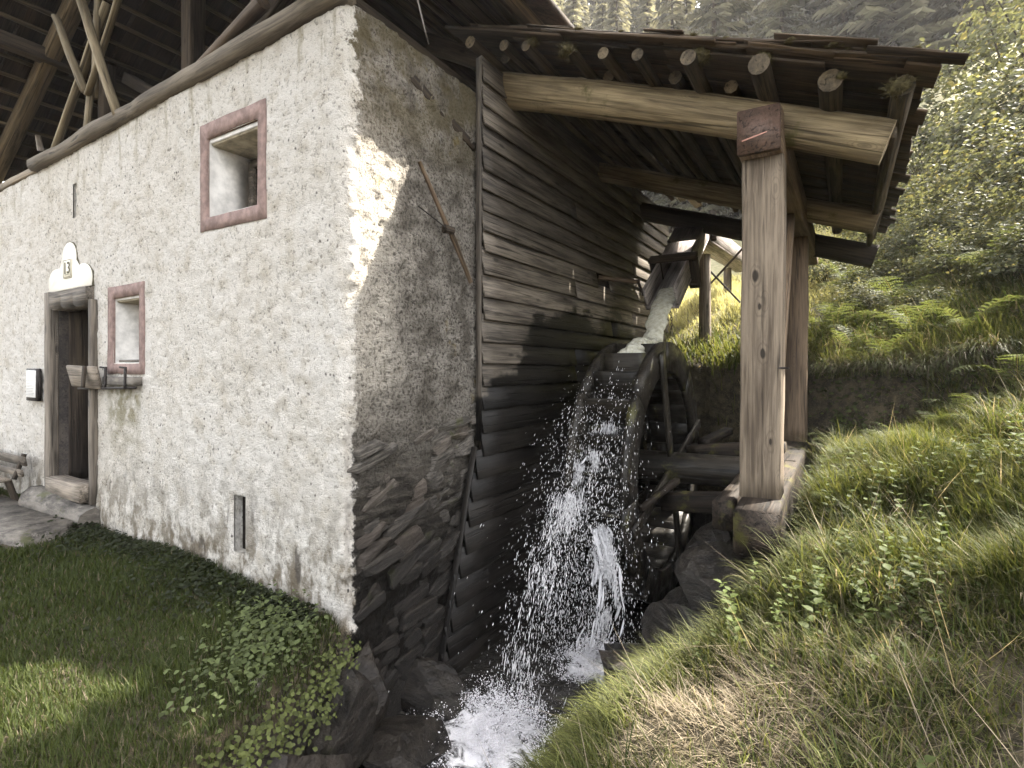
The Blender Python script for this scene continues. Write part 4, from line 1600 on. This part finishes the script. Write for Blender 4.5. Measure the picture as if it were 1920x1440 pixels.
def scatter(n, x0, x1, y0, y1):
    X = rg.uniform(x0, x1, n)
    Y = rg.uniform(y0, y1, n)
    k = in_view(X, Y)
    return X[k], Y[k]


def on_land(X, Y, gap=0.0):
    """keep off the channel, the house and the shelter footprint"""
    z = ground_z(X, Y)
    chan = (Y < y_step(X) - .02) & (X > x_left(Y) - .02) & (X < x_right(Y) + .10 + gap) & (z < .9)
    houz = (X < .1) & (Y > -.03) & (Y < 6.6)
    sill = (X > 1.6) & (X < 2.12) & (Y > 1.15) & (Y < 4.8)
    t = Y - y_step(X)
    hollow = (t > -.30) & (t < .03) & (X > 2.0) & (X < 3.0)
    return ~(chan | houz | sill | hollow), z


def straw_amount(X, Y):
    P = np.stack([X, Y, X * 0], 1)
    s = fbm(P, 1.3, 3, 91) * .9
    g = np.exp(-(((X - 1.98) / .42) ** 2 + ((Y - .12) / .38) ** 2))
    g2 = .15 * np.exp(-(((X - 2.75) / .5) ** 2 + ((Y - .75) / .5) ** 2))
    return np.clip(s * .6 + 1.15 * g + g2, 0, 1)


# right bank: thin out with distance, grow the blades to match
parts = []
for (n, d0, d1, hmin, hmax, w) in ((52000, 0.9, 3.2, .05, .22, .0040), (80000, 2.9, 6.5, .08, .26, .0075), (40000, 6.0, 14, .14, .34, .016)):
    X, Y = scatter(n * 6, 1.1, 5.6, -1.9, 4.6) if d0 < 5 else scatter(n * 5, -3.0, 9.0, 3.0, 13)
    d = np.hypot(X - CAM[0], Y - CAM[1])
    cl = fbm(np.stack([X, Y, X * 0], 1), 2.6, 3, 15)
    st = straw_amount(X, Y)
    dens = np.clip(.72 + .8 * cl, .2, 1)
    k = (d > d0) & (d < d1) & (rg.random(len(X)) < dens)
    ok, z = on_land(X, Y)
    k &= ok & (X > 1.05)  if d0 < 5 else k & ok
    X, Y, z, st, cl, d = X[k][:n], Y[k][:n], z[k][:n], st[k][:n], cl[k][:n], d[k][:n]
    parts.append((X, Y, z, st, cl, np.full(len(X), hmin), np.full(len(X), hmax), np.full(len(X), w)))
X, Y, z, st, cl, h0, h1, W = [np.concatenate([p[q] for p in parts]) for q in range(8)]
n = len(X)
H = (h0 + (h1 - h0) * rg.random(n) ** 1.8) * (1 + 1.0 * np.clip(cl, -.6, 1))
isst = rg.random(n) < (st * .85 + .06)
lush = np.clip(fbm(np.stack([X, Y, X * 0], 1), .8, 2, 33) * .5 + .5, 0, 1)[:, None]
mixv = rg.random((n, 1))
cols = (GREEN * (1 - mixv) + YELL * mixv) * (.6 + .5 * lush)
dk = (rg.random(n) < .25)
cols[dk] = DARKG * (.7 + .6 * rg.random((dk.sum(), 1)))
cols[isst] = STRAW * (.5 + .7 * rg.random((isst.sum(), 1)))
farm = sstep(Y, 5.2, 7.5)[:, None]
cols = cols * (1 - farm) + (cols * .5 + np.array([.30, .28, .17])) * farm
lean = rg.uniform(.05, .6, n)
curl = rg.uniform(.12, .55, n)
lean[isst] = rg.uniform(.7, 1.45, isst.sum())
curl[isst] = rg.uniform(0, .25, isst.sum())
H[isst] *= .8
# blades fall with the slope, towards the stream and the viewer
az = rg.normal(math.radians(215), 1.1, n)
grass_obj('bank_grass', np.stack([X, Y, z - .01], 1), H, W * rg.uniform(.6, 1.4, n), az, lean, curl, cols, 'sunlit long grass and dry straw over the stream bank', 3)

# coarse tussocks: blades arch outwards from a crowded foot
nt = 1500
X0, Y0_ = scatter(nt * 6, 1.15, 5.6, -1.7, 5.4)
ok, z0 = on_land(X0, Y0_)
ok &= (fbm(np.stack([X0, Y0_, X0 * 0], 1), 1.7, 3, 47) > -.12) & (straw_amount(X0, Y0_) < .38)
X0, Y0_, z0 = X0[ok][:nt], Y0_[ok][:nt], z0[ok][:nt]
nb = rg.integers(14, 46, len(X0))
idx = np.repeat(np.arange(len(X0)), nb)
n = len(idx)
big_ = rg.gamma(3.0, .33, len(X0))[idx]
az = rg.uniform(0, 6.283, n)
rad = .05 * np.sqrt(rg.random(n)) * np.clip(big_, .5, 1.6)
P = np.stack([X0[idx] + np.cos(az) * rad, Y0_[idx] + np.sin(az) * rad, z0[idx] - .01], 1)
tone = rg.random(len(X0))[idx][:, None]
cols = (DARKG * 1.3 * (1 - tone) + YELL * .95 * tone) * rg.uniform(.65, 1.35, (n, 1))
dead = rg.random(n) < (.10 + .25 * (rg.random(len(X0))[idx] < .2))
cols[dead] = STRAW * rg.uniform(.45, 1.05, (dead.sum(), 1))
grass_obj('tussock_grass', P, rg.uniform(.08, .27, n) * np.clip(big_, .5, 1.4), rg.uniform(.0035, .0085, n), az + rg.normal(0, .35, n), rg.uniform(.1, .55, n), rg.uniform(.15, .60, n), cols, 'coarse arching tussocks standing out of the bank grass', 4)
# close undergrowth of the shaded near slope
X, Y = scatter(60000, 2.1, 4.2, -1.0, 1.2)
ok, z = on_land(X, Y)
ok &= rg.random(len(X)) < np.clip(.35 + 1.1 * fbm(np.stack([X, Y, X * 0], 1), 3.1, 3, 87), 0, 1)
X, Y, z = X[ok][:15000], Y[ok][:15000], z[ok][:15000]
n = len(X)
tone = rg.random((n, 1))
cols = (DARKG * 1.4 * (1 - tone) + YELL * tone) * rg.uniform(.6, 1.3, (n, 1))
ds = rg.random(n) < .3
cols[ds] = STRAW * rg.uniform(.3, .9, (ds.sum(), 1))
grass_obj('slope_grass', np.stack([X, Y, z - .01], 1), rg.uniform(.05, .20, n), rg.uniform(.003, .007, n), rg.uniform(0, 6.3, n), rg.uniform(.2, 1.1, n), rg.uniform(.1, .6, n), cols, 'tangled short grass on the shaded near slope', 3)
# dead stalks and fallen twigs of straw
X, Y = scatter(6000, 1.2, 5.5, -1.5, 5.0)
ok, z = on_land(X, Y)
X, Y, z = X[ok][:900], Y[ok][:900], z[ok][:900]
n = len(X)
grass_obj('dead_stalks', np.stack([X, Y, z], 1), rg.uniform(.18, .55, n), rg.uniform(.002, .005, n), rg.uniform(0, 6.3, n), rg.uniform(.5, 1.5, n), rg.uniform(-.05, .12, n), STRAW * rg.uniform(.6, 1.3, (n, 1)), 'dry pale stalks lying through the bank grass', 3)

# a fringe that hangs over the water along the edge of the bank
n = 9000
Y = rg.uniform(-.9, 1.15, n)
X = x_right(Y) + rg.normal(.16, .07, n)
z = np.maximum(ground_z(X, Y), -.38)
cols = GREEN * (1 - rg.random((n, 1))) + YELL * rg.random((n, 1)) * 1.0
grass_obj('fringe_grass', np.stack([X, Y, z], 1), rg.uniform(.10, .28, n), rg.uniform(.003, .006, n), rg.normal(math.radians(190), .7, n), rg.uniform(.2, .8, n), rg.uniform(.25, .6, n), cols, 'long green grass hanging over the stream edge', 4)

# shaded lawn
X, Y = scatter(260000, -6.5, .6, -2.6, -.02)
ok, z = on_land(X, Y)
d = np.hypot(X - CAM[0], Y - CAM[1])
k = ok & (X < x_left(Y)) & (rg.random(len(X)) < np.clip(3.2 / d, .3, 1)) & ~((X < -2.9) & (X > -5.0) & (Y > -.66) & (Y < -.12))
X, Y, z, d = X[k][:75000], Y[k][:75000], z[k][:75000], d[k][:75000]
n = len(X)
cl = fbm(np.stack([X, Y, X * 0], 1), 3, 3, 71)
H = rg.uniform(.025, .075, n) * (1 + .6 * np.clip(cl, -.5, 1))
mixv = rg.random((n, 1))
cols = (DARKG * (1 - mixv) + GREEN * mixv) * .9
isst = rg.random(n) < .05
cols[isst] = STRAW * .6
grass_obj('lawn_grass', np.stack([X, Y, z - .005], 1), H, rg.uniform(.003, .006, n) * np.clip(d / 2.6, .8, 2), rg.uniform(0, 6.3, n), rg.uniform(.1, .7, n), rg.uniform(.1, .5, n), cols, 'short mown lawn grass before the white wall', 2)


# leaf of ground plants: a folded lobed blade
def leaf_cloud(P, S, N, az, cols, lob=True):
    """leaves at P with size S and facing N; each is a lobed six-point blade"""
    n = len(P)
    N = N / (np.linalg.norm(N, axis=1)[:, None] + 1e-9)
    a = np.stack([np.cos(az), np.sin(az), np.zeros(n)], 1)
    a = a - N * (a * N).sum(1)[:, None]
    a /= np.linalg.norm(a, axis=1)[:, None] + 1e-9
    b_ = np.cross(N, a)
    shape = [(0, 0, 0), (.30, .36, .10), (.62, .30, .08), (1.0, 0, -.08), (.62, -.30, .08), (.30, -.36, .10), (.5, 0, 0)]
    V = np.stack([P + (a * s[0] + b_ * s[1] + N * s[2]) * S[:, None] for s in shape], 1).reshape(-1, 3)
    o = np.arange(n) * 7
    F = np.concatenate([np.stack([o + p_, o + q_, o + 6], 1) for p_, q_ in ((0, 5), (5, 4), (4, 3), (3, 2), (2, 1), (1, 0))])
    return V, F, np.repeat(cols, 7, 0)


def leaves_obj(name, P, S, N, az, cols, parent=None, m=None, mat='leaf'):
    V, F, Cc = leaf_cloud(P, S, N, az, cols)
    me = np_mesh(name, V, F)
    vcolor(me, Cc)
    return link(name, me, M[mat], parent, m)


# ground cover: along the foot of the wall, and a taller lobed patch at the corner
def cover(name, label, n, fn, smin, smax, hmax, base, seed):
    rg = np.random.default_rng(seed)
    X, Y = fn(rg, n)
    ok, z = on_land(X, Y)
    X, Y, z = X[ok], Y[ok], z[ok]
    n = len(X)
    P = np.stack([X, Y, z + rg.uniform(.01, hmax, n)], 1)
    N = np.stack([rg.normal(0, .35, n), rg.normal(-.15, .35, n), np.ones(n)], 1)
    cols = base * rg.uniform(.6, 1.35, (n, 1))
    o = leaves_obj(name, P, rg.uniform(smin, smax, n), N, rg.uniform(0, 6.3, n), cols)
    tag(o, label, 'ground cover', None, 'stuff')
    return o


def strip(rg, n):
    X = -rg.uniform(.15, 3.4, n)
    return X, -.05 - np.abs(rg.normal(0, .16, n)) * (1 + .3 * np.sin(X * 4))


def corner(rg, n):
    t = rg.random(n)
    X = np.interp(t, [0, .5, 1], [-.45, .0, .12]) + rg.normal(0, .16, n)
    Y = np.interp(t, [0, .5, 1], [-.16, -.42, -.80]) + rg.normal(0, .12, n)
    k = X < x_left(Y) + .04
    return X[k], Y[k]


def bankc(rg, n):
    X = rg.uniform(1.3, 3.8, n)
    Y = rg.uniform(-1.1, 3.9, n)
    k = fbm(np.stack([X, Y, X * 0], 1), 2.4, 2, 19) > .10
    return X[k], Y[k]


cover('wall_foot_leaves', 'low dark leafy weeds along the foot of the white wall', 4200, strip, .018, .04, .06, np.array([.026, .032, .014]), 61)
cover('corner_leaves', 'pale lobed leaves growing thick at the house corner', 1300, corner, .016, .038, .13, np.array([.085, .105, .042]), 62)
cover('bank_leaves', 'small leafy weeds scattered through the bank grass', 5200, bankc, .012, .032, .09, np.array([.060, .075, .024]), 63)
# leafy weeds with upright stems: pairs of leaves up a thin stalk
rg = np.random.default_rng(64)
X, Y = scatter(5000, 1.5, 5.4, -1.0, 5.6)
ok, z = on_land(X, Y)
ok &= fbm(np.stack([X, Y, X * 0], 1), 1.5, 2, 58) > .02
X, Y, z = X[ok][:420], Y[ok][:420], z[ok][:420]
Pl, Sl, Nl, Al, Cl = [], [], [], [], []
for x, y, zz_ in zip(X, Y, z):
    hgt = rg.uniform(.10, .38)
    lx, ly = rg.normal(0, .18, 2)
    tone = rg.uniform(.6, 1.3)
    a0 = rg.uniform(0, 6.3)
    for q in range(int(3 + hgt * 16)):
        t_ = (q + 1) / (3 + hgt * 16)
        for s_ in (0, math.pi):
            a = a0 + q * 1.57 + s_ + rg.normal(0, .2)
            Pl.append((x + lx * hgt * t_, y + ly * hgt * t_, zz_ + hgt * t_))
            Sl.append((.075 - .035 * t_) * rg.uniform(.6, 1.2) * (.5 + hgt))
            Nl.append((-.35 * math.cos(a), -.35 * math.sin(a), 1))
            Al.append(a)
            Cl.append(np.array([.055, .072, .020]) * tone * rg.uniform(.8, 1.2))
o = leaves_obj('leafy_weeds', np.array(Pl), np.array(Sl), np.array(Nl), np.array(Al), np.array(Cl))
tag(o, 'upright leafy weeds standing in the bank grass', 'weeds', None, 'stuff')
# leaves and ferny growth hanging on the dark rock below the lawn edge
rg = np.random.default_rng(66)
n = 1300
Y = rg.uniform(-1.15, -.05, n)
X = x_left(Y) + rg.uniform(-.06, .16, n)
z = -np.abs(rg.normal(0, .16, n)) - .02
o = leaves_obj('rock_face_leaves', np.stack([X, Y, z], 1), rg.uniform(.012, .030, n), np.stack([np.ones(n) * .7, rg.normal(-.3, .4, n), rg.normal(.6, .3, n)], 1), rg.uniform(0, 6.3, n), np.array([.085, .10, .032]) * rg.uniform(.5, 1.5, (n, 1)))
tag(o, 'trailing leaves on the dark rock below the lawn edge', 'ground cover', None, 'stuff')


# ferns
def frond_mesh(L, seed, npin=19):
    rg = np.random.default_rng(seed)
    t = np.linspace(0, 1, npin + 4)
    ang = 1.25 - 1.75 * t ** 1.5
    st = L / (npin + 4)
    C = np.cumsum(np.stack([np.cos(ang) * st, ang * 0, np.sin(ang) * st], 1), 0)
    V, F, cols = [], [], []
    w = .004
    for i, c in enumerate(C):
        V += [c + [0, -w * (1 - t[i]), 0], c + [0, w * (1 - t[i]), 0]]
        if i:
            k = 2 * i
            F.append((k - 2, k - 1, k + 1, k))
    cols += [(.13, .12, .04)] * len(V)
    T = []
    base = np.array([.078, .095, .034])
    for i in range(4, npin + 4):
        u = (i - 4) / npin
        pl = L * .21 * (math.sin(math.pi * min(1, (u * .82 + .18))) ** .8) * rg.uniform(.85, 1.1)
        tan = C[min(i + 1, len(C) - 1)] - C[i - 1]
        tan /= np.linalg.norm(tan)
        for s in (-1, 1):
            d = np.array([0, s, 0]) * .93 + tan * .42 + np.array([0, 0, rg.uniform(-.15, .2)])
            d /= np.linalg.norm(d)
            col = base * rg.uniform(.75, 1.3)
            # a pinna is a stem of small paired leaflets
            m = 6
            for q in range(m):
                v = (q + .3) / m
                p = C[i] + d * pl * v - np.array([0, 0, 1]) * pl * .22 * v ** 2
                lw = pl * .105 * (1 - v * .6)
                k = len(V)
                e = d * pl / m * 1.0
                V += [p, p + e * .5 + tan * lw, p + e, p + e * .5 - tan * lw]
                F.append((k, k + 1, k + 2, k + 3))
                cols += [col] * 4
    me = np_mesh('frond', np.array(V), np.array(F))
    vcolor(me, np.array(cols))
    me.materials.append(M['leaf'])
    return me


fr = [frond_mesh(.80, 40 + q, 17 + q) for q in range(4)]
rf = random.Random(4)


def fern(x, y, size, nf, label, group, tilt=0.0):
    z = float(ground_z([x], [y])[0])
    f = thing('fern', (x, y, z), label, 'fern', group)
    for k in range(nf):
        a = 2 * math.pi * k / nf + rf.uniform(-.3, .3)
        s = size * .82 * rf.uniform(.7, 1.15)
        link('frond', rf.choice(fr), None, f, Matrix.Translation((x, y, z - .01)) @ Matrix.Rotation(a, 4, 'Z') @ Matrix.Rotation(rf.uniform(-.35, .30) + tilt, 4, 'Y') @ Matrix.Diagonal((s, s, s, 1)))


for (x, y, s, nf) in ((2.72, 4.15, .95, 7), (2.98, 4.55, 1.05, 7), (2.45, 4.60, .9, 6), (3.35, 4.25, 1.0, 7), (3.25, 3.45, .8, 6), (3.6, 3.8, .95, 7), (2.9, 3.7, .75, 6)):
    fern(x, y, s, nf, 'big arching fern on the brow of the bank behind the shelter posts', 'ferns on the brow of the bank')
for (x, y, s, nf) in ((2.30, 5.2, 1.1, 9), (2.9, 5.5, 1.15, 9), (3.7, 5.2, 1.15, 9), (3.4, 6.2, 1.2, 9), (2.4, 6.4, 1.2, 9), (4.2, 4.6, 1.0, 9), (4.3, 3.9, 1.0, 9)):
    fern(x, y, s, nf, 'tall fern growing below the leafy bushes on the slope', 'ferns below the bushes')
for (x, y, s, nf) in ((2.32, 1.85, .42, 7), (2.36, 2.55, .5, 8), (2.75, 2.9, .55, 8), (3.1, 2.3, .5, 8), (2.25, 1.45, .36, 6)):
    fern(x, y, s, nf, 'small fern in the grass next to the timber sill beam', 'small ferns by the sill')
for (x, y, s, nf) in ((.33, -.50, .30, 6), (.40, -.78, .34, 7), (.16, -.2, .25, 5)):
    fern(x, y, s, nf, 'little fern rooted in the rock face below the lawn edge', 'ferns on the rock face', .5)


# bushes of the slope
def bush_mesh(seed, n=3600, size=(1, 1, .9), leaf=(.03, .062), base=(.075, .080, .042)):
    rg = np.random.default_rng(seed)
    d = rg.normal(size=(n, 3))
    d /= np.linalg.norm(d, axis=1)[:, None]
    d[:, 2] = np.abs(d[:, 2]) * 1.1 - .15
    lump = .70 + .85 * fbm(d, 2.6, 3, seed)
    r = lump * rg.uniform(.35, 1.0, n) ** .45
    P = d * r[:, None] * np.array(size)
    P[:, 2] += .25
    N = d * .7 + rg.normal(size=(n, 3)) * .45 + np.array([0, 0, .55])
    cols = np.array(base) * rg.uniform(.6, 1.5, (n, 1))
    yl = rg.random(n) < .10
    cols[yl] = np.array([.16, .145, .06]) * rg.uniform(.7, 1.2, (yl.sum(), 1))
    V, F, Cc = leaf_cloud(P, rg.uniform(leaf[0], leaf[1], n), N, rg.uniform(0, 6.3, n), cols)
    me = np_mesh('crown', V, F)
    vcolor(me, Cc)
    me.materials.append(M['leaf'])
    # stems
    sv, sf = [], []
    for k in range(16):
        e = P[rg.integers(n)] * .95
        m = e * .5 + rg.normal(size=3) * .08 + np.array([0, 0, .06])
        for a, b_ in ((np.array([0, 0, -.1]), m), (m, e)):
            q = len(sv)
            w = .010
            sv += [a + [w, 0, 0], a + [-w * .5, w * .8, 0], a + [-w * .5, -w * .8, 0], b_ + [w * .6, 0, 0], b_ + [-w * .3, w * .5, 0], b_ + [-w * .3, -w * .5, 0]]
            sf += [(q, q + 1, q + 4, q + 3), (q + 1, q + 2, q + 5, q + 4), (q + 2, q, q + 3, q + 5)]
    sm = np_mesh('stem', np.array(sv), np.array(sf))
    sm.materials.append(M['old'])
    return me, sm


bushes = [bush_mesh(200 + q) for q in range(4)]
rbush = random.Random(9)


def bush(x, y, s, label, group, sz=1.0):
    z = float(ground_z([x], [y])[0])
    o = thing('bush', (x, y, z), label, 'bush', group)
    cm, sm = rbush.choice(bushes)
    m = Matrix.Translation((x, y, z)) @ Matrix.Rotation(rbush.uniform(0, 6.3), 4, 'Z') @ Matrix.Diagonal((s, s, s * sz, 1))
    link('crown', cm, None, o, m)
    link('stem', sm, None, o, m)


for (x, y, s, sz) in ((4.3, 5.6, 1.0, 1), (4.9, 6.6, 1.3, 1), (3.6, 6.7, 1.0, .9), (4.3, 7.8, 1.4, 1), (5.4, 5.3, 1.2, 1.1), (3.2, 8.0, 1.2, .9), (5.6, 8.4, 1.7, 1.1), (2.9, 9.8, 1.4, 1.0), (4.6, 10.2, 1.9, 1.1), (6.6, 7.0, 1.7, 1.2), (6.5, 10.8, 2.2, 1.2), (3.9, 12.6, 2.2, 1.1), (8.2, 9.2, 2.2, 1.3), (6.0, 14, 2.6, 1.2), (8.6, 13, 2.8, 1.2), (2.0, 13.4, 1.8, 1.0)):
    bush(x, y, s, 'leafy bramble bush on the steep sunlit slope beyond the lean-to roof', 'bushes on the slope', sz)

for (x, y, s, sz) in ((2.55, 5.6, .55, .8), (3.15, 5.05, .5, .8), (3.9, 4.9, .7, .9), (3.5, 5.7, .7, .9), (2.75, 6.3, .7, .8), (4.5, 4.4, .7, .9), (4.1, 5.4, .7, .9), (2.2, 7.2, .8, .8), (3.1, 6.9, .8, .9)):
    bush(x, y, s, 'low dark bush crowding among the ferns above the bank', 'low bushes among the ferns', sz)
# grass and roots that hang over the hollow under the brow
rg = np.random.default_rng(83)
n = 5200
X = rg.uniform(1.9, 3.5, n)
Y = y_step(X) + rg.uniform(-.04, .22, n)
z = ground_z(X, np.maximum(Y, y_step(X) + .07)) - .01
cols = np.where(rg.random((n, 1)) < .3, STRAW * .5, DARKG * 1.2 + (YELL - DARKG) * rg.random((n, 1)) * .7) * rg.uniform(.6, 1.2, (n, 1))
grass_obj('brow_grass', np.stack([X, Y, z], 1), rg.uniform(.12, .38, n), rg.uniform(.004, .009, n), rg.normal(math.radians(262), .6, n), rg.uniform(.4, 1.1, n), rg.uniform(.3, .7, n), cols, 'ragged grass and roots hanging over the dark hollow', 4)

n = 2600
X = rg.uniform(1.95, 3.4, n)
t_ = rg.uniform(-.55, .06, n)
Y = y_step(X) + t_
z = ground_z(X, Y)
cols = np.array([.045, .056, .018]) * rg.uniform(.5, 1.5, (n, 1))
o = leaves_obj('hollow_leaves', np.stack([X, Y - .03, z + rg.uniform(0, .16, n)], 1), rg.uniform(.02, .055, n), np.stack([rg.normal(0, .4, n), -.6 + rg.normal(0, .4, n), np.ones(n) * .8], 1), rg.uniform(0, 6.3, n), cols)
tag(o, 'dark leafy growth in the shaded hollow under the brow', 'ground cover', None, 'stuff')
for (x, y, s, nf) in ((2.35, 3.55, .55, 6), (2.7, 3.45, .6, 6), (3.05, 3.35, .6, 6), (2.55, 3.95, .5, 6)):
    fern(x, y, s, nf, 'shaded fern in the dark hollow below the brow of the bank', 'ferns in the hollow')


# spruces of the wood behind
def spruce_mesh(seed, H=15.0):
    rg = np.random.default_rng(seed)
    V, F, cols = [], [], []
    base = np.array([.125, .122, .102])
    z = 1.2
    while z < H - .3:
        u = z / H
        nb = 7
        Lb = (1 - u) ** .8 * 3.0 * rg.uniform(.8, 1.1) + .15
        for k in range(nb):
            a = 2 * math.pi * k / nb + rg.uniform(0, 1.5)
            ca, sa = math.cos(a), math.sin(a)
            L = Lb * rg.uniform(.65, 1.15)
            m = max(4, int(L / .16))
            col0 = base * rg.uniform(.6, 1.5)
            for q in range(m):
                v = (q + .5) / m
                r = L * v
                zz_ = z - .35 * L * v ** 1.5 + .10 * L * max(0, v - .7)
                p = np.array([ca * r, sa * r, zz_])
                for s in (-1, 1):
                    tw = (.42 * (1 - v * .55) + .08) * rg.uniform(.7, 1.2)
                    d = np.array([ca * .55 - sa * s * .8, sa * .55 + ca * s * .8, -.35 - rg.uniform(0, .5)])
                    e = p + d * tw
                    side = np.array([ca, sa, .1]) * .055 + np.array([0, 0, .035])
                    i0 = len(V)
                    V += [p - side * .8, p + side, e + side * .3, e - side * .3]
                    F.append((i0, i0 + 1, i0 + 2, i0 + 3))
                    c = col0 * rg.uniform(.75, 1.3)
                    cols += [c] * 4
        z += .34 + .1 * rg.random()
    me = np_mesh('crown', np.array(V), np.array(F))
    vcolor(me, np.array(cols))
    me.materials.append(M['needle'])
    return me


spr = [spruce_mesh(300 + q) for q in range(3)]
trunk_m = log_mesh(15, .24, .03, 8, 8, .05)
trunk_m.materials.append(M['old'])
rt = random.Random(31)
spots = []
for r_, (y, n0, x0, x1) in enumerate(((24, 11, -12, 11), (27, 12, -14, 15), (31, 13, -16, 22), (36, 20, -20, 30), (42, 22, -24, 38))):
    for k in range(n0):
        spots.append((x0 + (x1 - x0) * (k + .5 * (r_ % 2)) / (n0 - 1) + rt.uniform(-.6, .6), y + rt.uniform(-1.2, 1.2), rt.uniform(.85, 1.2) * (1.0 if r_ < 3 else 1.35)))
def in_wood(x, y):
    u = (x - CAM[0]) * .852 + (y - CAM[1]) * .525
    f = -(x - CAM[0]) * .524 + (y - CAM[1]) * .851
    return -.25 < u / f < 1.06


spots = [s_ for s_ in spots if in_wood(s_[0], s_[1])]
for (x, y, s) in spots:
    z = float(ground_z([x], [y])[0]) - .2
    t = thing('spruce_tree', (x, y, z), 'tall spruce in the sunlit wood on the hill behind the mill', 'tree', 'spruces of the wood')
    m = Matrix.Translation((x, y, z)) @ Matrix.Rotation(rt.uniform(0, 6.3), 4, 'Z') @ Matrix.Diagonal((s, s, s, 1))
    link('crown', rt.choice(spr), None, t, m)
    link('trunk', trunk_m, None, t, m @ Matrix.Rotation(-math.pi / 2, 4, 'Y'))


# broad-leaved tree on the bank upstream; its lowest twigs reach into the view, its unseen crown is shaped to shade the lawn and foreground
def crown_cloud(centres, seed, n, leaf, base):
    rg = np.random.default_rng(seed)
    Ps, Ns = [], []
    for (c, r) in centres:
        d = rg.normal(size=(n, 3))
        d /= np.linalg.norm(d, axis=1)[:, None]
        rad = r * rg.uniform(.3, 1, n) ** .5 * (.75 + .4 * fbm(d * 2 + np.array(c), 1.2, 2, seed))
        Ps.append(np.array(c) + d * rad[:, None])
        Ns.append(d * .4 + rg.normal(size=(n, 3)) * .5 + np.array([0, 0, .7]))
    P, N = np.concatenate(Ps), np.concatenate(Ns)
    k = len(P)
    return leaf_cloud(P, rg.uniform(leaf[0], leaf[1], k), N, rg.uniform(0, 6.3, k), np.array(base) * rg.uniform(.6, 1.4, (k, 1)))


TX, TY = 6.8, 3.2
tz = float(ground_z([TX], [TY])[0])
tr = thing('alder_tree', (TX, TY, tz), 'broad-leaved tree whose twigs hang over the slope beside the lean-to', 'tree')
CROWN = [((3.15, 2.85, 6.45), .55), ((2.9, 2.15, 6.4), .45), ((3.5, 2.35, 6.4), .75), ((3.9, 1.9, 6.5), .8), ((3.2, 1.55, 5.9), .6), ((5.0, 3.0, 6.7), .9), ((4.3, 2.6, 6.3), .8), ((5.9, 3.3, 7.0), 1.1), ((5.2, 2.0, 6.4), .9), ((6.4, 2.4, 7.2), 1.2), ((4.6, 3.6, 7.1), .7), ((5.6, 1.2, 6.2), .9), ((6.6, 4.4, 7.6), 1.2), ((7.4, 3.0, 8.2), 1.3), ((4.1, 1.7, 6.0), .6)]
V, F, Cc = crown_cloud(CROWN, 71, 1100, (.06, .11), (.075, .10, .03))
me = np_mesh('crown', V, F)
vcolor(me, Cc)
link('crown', me, M['leaf'], tr)
log('trunk', (TX, TY, tz - .2), (TX - .2, TY - .1, 6.6), .16, .09, M['old'], tr)
for (c, r) in CROWN:
    log('limb', (TX - .15, TY - .1, rt.uniform(4.2, 6.2)), c, .05, .015, M['old'], tr, 6, 5, .1)
# low twig with leaves at the edge of the view
tw = []
twig_pts = [Vector((6.5, 3.3, 5.6)), Vector((5.0, 3.6, 4.7)), Vector((4.35, 3.75, 3.95)), Vector((4.0, 3.75, 3.4))]
for a_, b_ in zip(twig_pts[:-1], twig_pts[1:]):
    log('limb', a_, b_, .014, .010, M['old'], tr, 6, 4, .1)
rg = np.random.default_rng(8)
n = 260
t = rg.uniform(.9, 3, n)
tp_ = np.array([v[:] for v in twig_pts])
Pp = np.stack([np.interp(t, [0, 1, 2, 3], tp_[:, q]) for q in range(3)], 1) + rg.normal(size=(n, 3)) * .16
V, F, Cc = leaf_cloud(Pp, rg.uniform(.05, .09, n), rg.normal(size=(n, 3)) * .4 + np.array([0, 0, 1]), rg.uniform(0, 6.3, n), np.array([.07, .09, .03]) * rg.uniform(.6, 1.4, (n, 1)))
me = np_mesh('foliage', V, F)
vcolor(me, Cc)
link('foliage', me, M['leaf'], tr)



# ------------------------------------------------------------------ thin sunlit air under the wood
b = MB('misty_air')
b.t.nodes.remove(b.p)
v = b.n('VolumePrincipled')
v.inputs['Color'].default_value = (.95, .93, .93, 1)
v.inputs['Density'].default_value = .0008
v.inputs['Anisotropy'].default_value = .2
b.t.links.new(v.outputs[0], b.out.inputs['Volume'])
zmin, zmax = float(Vg[:, 2].min()) - 1.0, float(Vg[:, 2].max()) + 2.0
zmax = max(zmax, 42.0)
x0_, x1_, y0_, y1_ = gx[0] - 1, gx[-1] + 1, gy[0] - 1, gy[-1] + 1
hv = np.array([(x, y, z_) for z_ in (zmin, zmax) for x, y in ((x0_, y0_), (x1_, y0_), (x1_, y1_), (x0_, y1_))], float)
hz = link('haze', np_mesh('haze', hv, np.array([(3, 2, 1, 0), (4, 5, 6, 7), (0, 1, 5, 4), (1, 2, 6, 5), (2, 3, 7, 6), (3, 0, 4, 7)])), b.m)
tag(hz, 'thin sunlit haze in front of the wood', 'haze', None, 'stuff')
